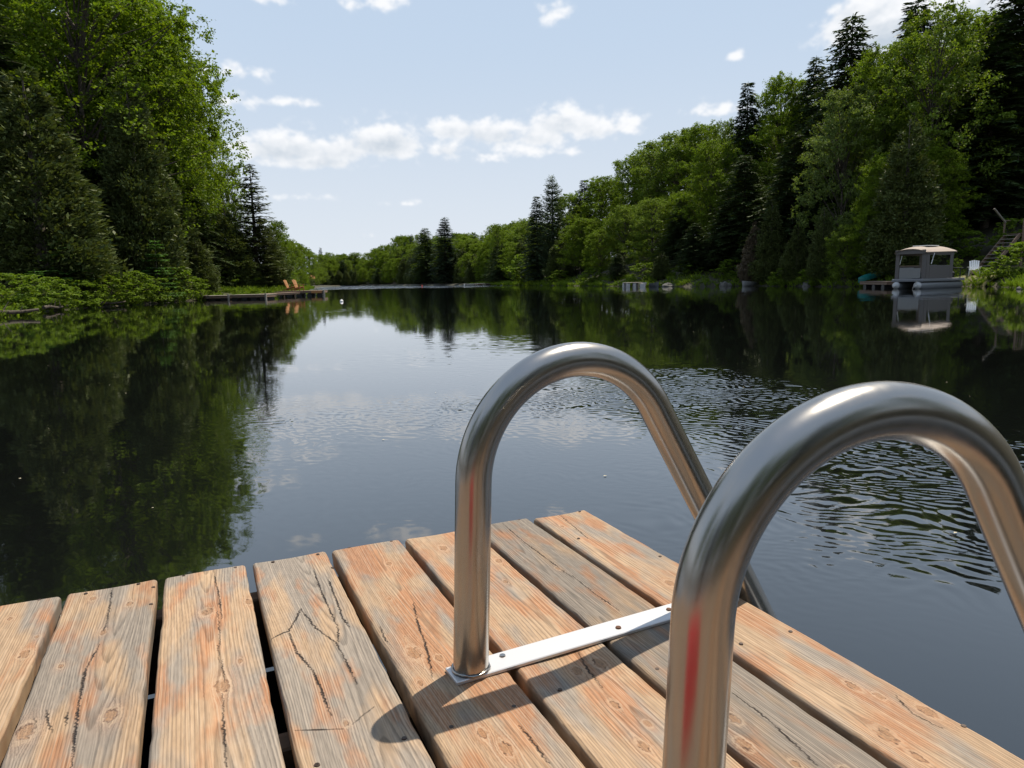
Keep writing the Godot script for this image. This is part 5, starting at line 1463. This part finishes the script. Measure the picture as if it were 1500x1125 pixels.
func left_docks() -> void:
	var near := plank_dock("floating_dock", "grey floating dock section with a pale corner post, nearest the headland bushes", Vector3(-19.35, 0, -53.9), deg_to_rad(-8.0), Vector2(3.0, 1.6), 0.36, mats.greywood, 4, "floating docks at the left headland")
	part("corner_post", box(Vector3(0.12, 0.62, 0.12), 0.01), mats.greywood, near, Vector3(1.44, 0.12, 0.84))
	part("corner_post", box(Vector3(0.12, 0.62, 0.12), 0.01), mats.greywood, near, Vector3(-1.5, 0.12, 0.84))
	plank_dock("floating_dock", "shaded floating dock section reaching back under the left bank bushes", Vector3(-22.25, 0, -54.3), deg_to_rad(-8.0), Vector2(2.7, 1.5), 0.33, mats.greywood, 3, "floating docks at the left headland")
	var ramp := thing("gangway", "narrow dark gangway joining the two left docks", "gangway", Vector3(-18.7, 0.36, -58.3), deg_to_rad(88.0))
	for k in 4:
		part("board", box(Vector3(7.4, 0.04, 0.19), 0.004), mats.brownwood, ramp, Vector3(0, 0, (k - 1.5) * 0.21))
	for s in [-1.0, 1.0]:
		part("beam", box(Vector3(7.4, 0.12, 0.05), 0.004), mats.brownwood, ramp, Vector3(0, -0.082, s * 0.35))
	for q in [-2.6, 0.0, 2.6]:
		part("post", rod(Vector3(q, -1.9, 0.3), Vector3(q, -0.145, 0.3), 0.06, 8), mats.brownwood, ramp)
	var far := plank_dock("floating_dock", "wide dark floating dock carrying two wooden lounge chairs", Vector3(-18.75, 0, -64.4), deg_to_rad(8.0), Vector2(4.3, 3.0), 0.46, mats.brownwood, 5, "floating docks at the left headland")
	part("bumper_board", box(Vector3(0.9, 0.2, 0.04), 0.004), mats.cedarwood, far, Vector3(1.5, 0.33, 1.53))
	part("corner_post", box(Vector3(0.13, 0.7, 0.13), 0.01), mats.greywood, far, Vector3(2.13, 0.14, 1.45))
	lounge_chair(Vector3(-19.85, 0.46, -64.7), deg_to_rad(80.0), mats.cedarwood, "orange wooden lounge chair on the far left dock, left of its twin", "wooden lounge chairs")
	lounge_chair(Vector3(-18.95, 0.46, -64.3), deg_to_rad(72.0), mats.cedarwood, "orange wooden lounge chair on the far left dock, right of its twin", "wooden lounge chairs")
	var b := thing("mooring_buoy", "small white float bobbing on the water in front of far left dock", "buoy", Vector3(-9.6, 0.0, -40.7))
	var s := SphereMesh.new()
	s.radius = 0.1
	s.height = 0.16
	part("float", s, mats.white, b, Vector3(0, 0.03, 0))
	part("eye", tube(PackedVector3Array([Vector3(-0.03, 0.09, 0), Vector3(-0.02, 0.14, 0), Vector3(0.02, 0.14, 0), Vector3(0.03, 0.09, 0)]), PackedFloat32Array([0.012, 0.012, 0.012, 0.012]), 6), mats.white, b)

# a slatted lounge chair facing its own +z
func lounge_chair(at: Vector3, turn: float, m: Material, label: String, group := "", called := "lounge_chair") -> Node3D:
	var t := thing(called, label, "chair", at, turn, group)
	var slat := box(Vector3(0.1, 0.85, 0.025), 0.004)
	for k in 5:
		var o := part("back_slat", slat, m, t, Vector3((k - 2) * 0.108, 0.62 - absf(k - 2.0) * 0.025, -0.3))
		o.rotation = Vector3(deg_to_rad(-24.0), 0, deg_to_rad((k - 2) * -1.5))
	for k in 5:
		var o := part("seat_slat", box(Vector3(0.54, 0.022, 0.095), 0.003), m, t, Vector3(0, 0.27 + k * 0.025, -0.12 + k * 0.108))
		o.rotation.x = deg_to_rad(-13.0)
	for s in [-1.0, 1.0]:
		part("armrest", box(Vector3(0.13, 0.024, 0.72), 0.004), m, t, Vector3(s * 0.34, 0.56, 0.02))
		part("leg", box(Vector3(0.035, 0.55, 0.1), 0.004), m, t, Vector3(s * 0.3, 0.274, 0.3))
		var rear := part("leg", box(Vector3(0.035, 0.09, 0.95), 0.004), m, t, Vector3(s * 0.255, 0.2, -0.1))
		rear.rotation.x = deg_to_rad(-17.0)
	part("back_brace", box(Vector3(0.6, 0.05, 0.025), 0.003), m, t, Vector3(0, 0.53, -0.3))
	return t

# ---------------------------------------------------------------- right shore
func right_shore() -> void:
	pontoon_boat()
	plank_dock("shore_dock", "low brown wooden dock left of the pontoon boat", Vector3(25.2, 0, -48.4), deg_to_rad(86.0), Vector2(4.2, 1.4), 0.42, mats.brownwood, 3)
	var v := PackedVector3Array()
	var idx := PackedInt32Array()
	for j in 9:
		for i in 13:
			var q := Vector2(29.0 + i * 0.5, -50.0 + j * 0.62)
			var d := shore_distance(q.x, q.y)
			v.append(Vector3(q.x, ground_at(q.x, q.y, d) + (0.06 if d > 0.3 else -0.3), q.y))
	for j in 8:
		for i in 12:
			var a := j * 13 + i
			idx.append_array(PackedInt32Array([a, a + 1, a + 14, a, a + 14, a + 13]))
	var lawn := part("lawn", smooth_mesh(v, idx), mats.lawn, self)
	structure(lawn)
	lounge_chair(Vector3(30.75, 0.68, -47.5), deg_to_rad(-30.0), mats.white, "white plastic lounge chair standing on the small sunny lawn", "", "plastic_chair")
	# steps up the hillside
	var t := thing("hillside_stairs", "dark wooden staircase with handrails climbing the right bank", "stairs", Vector3(31.3, 0.66, -47.9), deg_to_rad(20.0))
	var run := 3.0
	var rise := 2.75
	for s in [-0.5, 0.5]:
		var st := part("stringer", box(Vector3(sqrt(run * run + rise * rise), 0.24, 0.05), 0.004), mats.brownwood, t, Vector3(run * 0.5, rise * 0.5 - 0.05, s))
		st.rotation.z = atan2(rise, run)
	for k in 11:
		part("tread", box(Vector3(0.27, 0.04, 0.95), 0.004), mats.greywood, t, Vector3(run * (k + 0.5) / 11.0, rise * (k + 0.6) / 11.0, 0))
	for k in 7:
		part("platform_board", box(Vector3(2.2, 0.04, 0.19), 0.004), mats.brownwood, t, Vector3(run + 1.1, rise, (k - 3) * 0.2))
	for q in [Vector2(run + 0.05, 0.66), Vector2(run + 0.75, 0.66), Vector2(run + 1.45, 0.66), Vector2(run + 2.15, 0.66), Vector2(run + 0.05, -0.66), Vector2(run + 2.15, -0.66)]:
		part("post", box(Vector3(0.1, rise + 1.0, 0.1), 0.006), mats.brownwood, t, Vector3(q.x, (rise + 1.0) * 0.5 - 0.1, q.y))
	part("platform_rail", box(Vector3(2.2, 0.05, 0.12), 0.006), mats.brownwood, t, Vector3(run + 1.1, rise + 0.93, 0.66))
	part("platform_rail", box(Vector3(2.2, 0.05, 0.12), 0.006), mats.brownwood, t, Vector3(run + 1.1, rise + 0.93, -0.66))
	for k in 9:
		part("baluster", box(Vector3(0.04, 0.85, 0.04), 0.003), mats.brownwood, t, Vector3(run + 0.3 + k * 0.22, rise + 0.47, 0.66))
	var hr := part("handrail", box(Vector3(1.5, 0.06, 0.12), 0.006), mats.greywood, t, Vector3(run - 0.55, rise + 1.25, -0.6))
	hr.rotation.z = deg_to_rad(-38.0)
	# canoe, keel up on the bank
	var c := thing("canoe", "teal canoe lying keel up on the bank left of the pontoon boat", "canoe", Vector3(26.9, 0.78, -52.4), deg_to_rad(28.0))
	c.rotation.z = deg_to_rad(10.0)
	part("hull", canoe_hull(4.4, 0.84, 0.36), paint(Color(0.015, 0.15, 0.14), 0.35), c)
	part("thwart", box(Vector3(0.07, 0.03, 0.72), 0.004), mats.brownwood, c, Vector3(0.7, -0.02, 0))
	part("thwart", box(Vector3(0.07, 0.03, 0.72), 0.004), mats.brownwood, c, Vector3(-0.7, -0.02, 0))

func canoe_hull(len: float, wid: float, deep: float) -> ArrayMesh:
	var v := PackedVector3Array()
	var idx := PackedInt32Array()
	var nu := 25
	var nv := 13
	for i in nu:
		var f := i / float(nu - 1) * 2.0 - 1.0
		var half := wid * 0.5 * pow(maxf(0.0, 1.0 - pow(absf(f), 2.4)), 0.8) + 0.004
		for j in nv:
			var a := PI * j / (nv - 1)
			v.append(Vector3(f * len * 0.5, deep * pow(sin(a), 0.6) - 0.1 * pow(absf(f), 4.0), cos(a) * half))
	for i in nu - 1:
		for j in nv - 1:
			var a := i * nv + j
			idx.append_array(PackedInt32Array([a, a + nv + 1, a + 1, a, a + nv, a + nv + 1]))
	return smooth_mesh(v, idx)

func pontoon_boat() -> void:
	# bow towards -x of its own axes
	var t := thing("pontoon_boat", "grey canvas-topped pontoon boat moored at the right shore", "boat", Vector3(23.75, 0.0, -43.0), deg_to_rad(30.0))
	var canvas := paint(Color(0.115, 0.105, 0.1), 0.9)
	var roof := paint(Color(0.32, 0.265, 0.225), 0.85)
	var alu := paint(Color(0.2, 0.21, 0.23), 0.4, 0.3)
	var tan := paint(Color(0.2, 0.2, 0.195), 0.8)
	for s in [-1.0, 1.0]:
		var pts := PackedVector3Array()
		var rad := PackedFloat32Array()
		for k in [[0.0, 0.1, 0.02], [0.06, 0.09, 0.14], [0.2, 0.07, 0.22], [0.45, 0.05, 0.27], [4.3, 0.05, 0.27], [4.6, 0.05, 0.24], [4.75, 0.05, 0.12]]:
			pts.append(Vector3(k[0], 0.13 + k[1], s * 0.66))
			rad.append(k[2])
		part("pontoon", tube(pts, rad, 20), alu, t)
		part("nose_cap", tube(PackedVector3Array([Vector3(-0.03, 0.24, s * 0.66), Vector3(0.03, 0.22, s * 0.66), Vector3(0.16, 0.2, s * 0.66)]), PackedFloat32Array([0.1, 0.18, 0.225]), 18), paint(Color(0.42, 0.42, 0.42), 0.5), t)
	part("deck", box(Vector3(4.5, 0.1, 1.9), 0.02), paint(Color(0.2, 0.2, 0.21), 0.6), t, Vector3(2.4, 0.54, 0))
	part("deck_trim", box(Vector3(4.54, 0.06, 1.94), 0.01), alu, t, Vector3(2.4, 0.46, 0))
	# canvas enclosure: corner panels, low walls, open windows
	for s in [-1.0, 1.0]:
		part("front_post", box(Vector3(0.06, 1.55, 0.24), 0.01), canvas, t, Vector3(0.42, 1.37, s * 0.81))
		part("corner_panel", box(Vector3(0.3, 1.55, 0.04), 0.01), canvas, t, Vector3(0.62, 1.37, s * 0.92))
		part("side_wall", box(Vector3(2.5, 0.78, 0.04), 0.01), canvas, t, Vector3(2.04, 0.985, s * 0.92))
		part("rear_panel", box(Vector3(0.34, 1.5, 0.04), 0.01), canvas, t, Vector3(3.1, 1.36, s * 0.93))
		part("side_skirt", box(Vector3(2.9, 0.22, 0.05), 0.01), canvas, t, Vector3(1.9, 2.1, s * 0.915))
	part("front_wall", box(Vector3(0.05, 0.66, 0.86), 0.01), tan, t, Vector3(0.4, 0.93, -0.22))
	part("front_gate", box(Vector3(0.03, 0.6, 0.5), 0.01), tan, t, Vector3(0.37, 0.92, 0.4))
	part("strut", rod(Vector3(0.9, 1.45, 0.96), Vector3(1.15, 2.1, 0.97), 0.022, 8), mats.white, t)
	part("strut", rod(Vector3(0.9, 1.45, -0.96), Vector3(1.15, 2.1, -0.97), 0.022, 8), mats.white, t)
	# arched canvas roof
	var v := PackedVector3Array()
	var idx := PackedInt32Array()
	var nu := 15
	var nv := 13
	for side in 2:
		for i in nu:
			var f := i / float(nu - 1)
			for j in nv:
				var a := j / float(nv - 1) * 2.0 - 1.0
				var edge := pow(absf(a), 4.0)
				var ends := pow(absf(f * 2.0 - 1.0), 6.0)
				v.append(Vector3(0.28 + f * 3.25, 2.2 + 0.3 * (1.0 - a * a) * (1.0 - 0.45 * ends) - 0.05 * edge - side * 0.05 + f * 0.06, a * 1.0))
	for side in 2:
		for i in nu - 1:
			for j in nv - 1:
				var a := side * nu * nv + i * nv + j
				if side == 0:
					idx.append_array(PackedInt32Array([a, a + nv + 1, a + 1, a, a + nv, a + nv + 1]))
				else:
					idx.append_array(PackedInt32Array([a, a + 1, a + nv + 1, a, a + nv + 1, a + nv]))
	var r := part("canopy", smooth_mesh(v, idx), roof, t)
	part("roof_window", box(Vector3(1.3, 0.05, 0.9), 0.02), paint(Color(0.45, 0.47, 0.48), 0.3), r, Vector3(1.9, 2.55, 0.0))
	part("front_valance", box(Vector3(0.05, 0.24, 1.86), 0.01), canvas, t, Vector3(0.34, 2.18, 0))
	for q in [Vector3(1.4, 0.8, -0.6), Vector3(2.6, 0.8, -0.6), Vector3(2.7, 0.8, 0.55)]:
		part("seat", box(Vector3(0.8, 0.42, 0.5), 0.06), tan, t, q)
	part("console", box(Vector3(0.4, 0.8, 0.5), 0.05), tan, t, Vector3(1.9, 1.0, 0.45))
	part("railing", rod(Vector3(3.4, 1.2, 0.9), Vector3(4.5, 1.2, 0.9), 0.02, 8), mats.black, t)
	part("railing_post", rod(Vector3(4.2, 0.6, 0.9), Vector3(4.2, 1.2, 0.9), 0.03, 8), mats.black, t)
	part("anchor_line", rod(Vector3(-0.45, 0.02, 0.72), Vector3(0.05, 0.48, 0.66), 0.025, 6), mats.greywood, t)
	var motor := part("outboard_motor", box(Vector3(0.36, 0.52, 0.3), 0.1), mats.black, t, Vector3(4.9, 0.75, 0))
	part("leg", box(Vector3(0.14, 0.9, 0.1), 0.03), mats.black, motor, Vector3(0.06, -0.6, 0))

# ---------------------------------------------------------------- small things far away
func far_things() -> void:
	var raft := thing("swim_raft", "white swim raft with open sides floating near the right shore", "raft", Vector3(13.2, 0, -77.2), deg_to_rad(10.0))
	part("platform", box(Vector3(1.7, 0.08, 1.6), 0.02), mats.greywood, raft, Vector3(0, 0.46, 0))
	for q in [Vector3(-0.7, 0.18, 0.6), Vector3(0.0, 0.18, 0.6), Vector3(-0.7, 0.18, -0.6), Vector3(0.7, 0.18, -0.6)]:
		part("underside_block", box(Vector3(0.34, 0.46, 0.36), 0.05), paint(Color(0.4, 0.4, 0.4), 0.5), raft, q)
	row_boat("dinghy", "small white dinghy moored against the swim raft", Vector3(14.3, 0.0, -76.6), 70.0, 1.5, 0.62, paint(Color(0.4, 0.4, 0.41), 0.5))
	row_boat("dinghy", "small grey dinghy right of the swim raft", Vector3(15.4, 0.0, -76.2), -60.0, 1.2, 0.6, paint(Color(0.09, 0.1, 0.11), 0.5))
	row_boat("row_boat", "pale rowing boat with its bow out of the shade below the half-dead cedar", Vector3(22.3, 0.02, -66.6), 215.0, 2.2, 1.0, paint(Color(0.25, 0.25, 0.25), 0.5))
	plank_dock("shore_dock", "thin pale dock at the far shore where it meets the right shore", Vector3(-4.6, 0, -151.0), deg_to_rad(34.0), Vector2(6.0, 1.6), 0.4, mats.greywood, 3)
	row_boat("row_boat", "white boat tied at the far shore dock", Vector3(-7.6, 0.0, -155.0), 10.0, 4.6, 1.5, mats.white)
	var b := thing("marker_buoy", "tiny red marker buoy on the far water", "buoy", Vector3(-19.8, 0, -161.5))
	b.scale = Vector3.ONE * 0.5
	part("float", tube(PackedVector3Array([Vector3(0, -0.1, 0), Vector3(0, 0.15, 0), Vector3(0, 0.4, 0), Vector3(0, 0.75, 0)]), PackedFloat32Array([0.3, 0.34, 0.2, 0.06]), 12), paint(Color(0.5, 0.04, 0.02), 0.5), b)
	part("lamp_post", rod(Vector3(0, 0.75, 0), Vector3(0, 1.0, 0), 0.03, 6), mats.black, b)
	# a cabin half hidden in the far left trees
	var c := thing("cabin", "small cabin with an orange-red roof half hidden at far left shore", "cabin", Vector3(-61.5, 0.9, -218.0), deg_to_rad(30.0))
	c.scale = Vector3.ONE * 0.62
	part("wall", box(Vector3(6.0, 2.8, 5.0), 0.03), mats.brownwood, c, Vector3(0, 1.4, 0))
	for s in [-1.0, 1.0]:
		var rf := part("roof", box(Vector3(6.8, 0.15, 3.3), 0.02), paint(Color(0.42, 0.12, 0.05), 0.7), c, Vector3(0, 3.55, s * 1.4))
		rf.rotation.x = s * deg_to_rad(32.0)
	part("window", box(Vector3(1.0, 1.0, 0.06), 0.01), paint(Color(0.05, 0.06, 0.07), 0.1), c, Vector3(-1.2, 1.6, 2.52))
	part("window", box(Vector3(1.0, 1.0, 0.06), 0.01), paint(Color(0.05, 0.06, 0.07), 0.1), c, Vector3(1.2, 1.6, 2.52))

func row_boat(called: String, label: String, at: Vector3, turn: float, len: float, wid: float, m: Material) -> void:
	var t := thing(called, label, "boat", at, deg_to_rad(turn))
	var v := PackedVector3Array()
	var idx := PackedInt32Array()
	var nu := 19
	var nv := 9
	for i in nu:
		var f := i / float(nu - 1)
		var half := wid * 0.5 * pow(clampf(1.0 - pow(maxf(0.0, f * 1.5 - 0.5), 2.2), 0.0, 1.0), 0.7) + 0.01
		for j in nv:
			var a := j / float(nv - 1) * 2.0 - 1.0
			v.append(Vector3((f - 0.5) * len, -0.08 + 0.45 * pow(absf(a), 2.2) * (1.0 + 0.25 * f * f), half * a))
	for i in nu - 1:
		for j in nv - 1:
			var a := i * nv + j
			idx.append_array(PackedInt32Array([a, a + 1, a + nv + 1, a, a + nv + 1, a + nv]))
	part("hull", smooth_mesh(v, idx), m, t)
	for f in [-0.2, 0.12]:
		part("bench", box(Vector3(0.2, 0.03, wid * 0.82), 0.005), mats.greywood, t, Vector3(f * len, 0.26, 0))
	part("transom", box(Vector3(0.04, 0.36, wid * 0.92), 0.006), m, t, Vector3(-len * 0.5 + 0.02, 0.16, 0))

# added red stack, out of view; it puts a red streak in the near handrail
func red_stand_in() -> void:
	var t := thing("added_red_stack", "added unseen red stack on the dock, mirrored as a red streak in the near handrail", "red_stand_in", Vector3(-0.16, 0.4985, -0.2), deg_to_rad(20.0))
	var red := paint(Color(0.4, 0.03, 0.035), 0.95)
	for k in 4:
		part("stack_layer", box(Vector3(0.22 - k * 0.006, 0.034, 0.3 - k * 0.008), 0.014), red, t, Vector3(0, 0.017 + k * 0.034, 0))
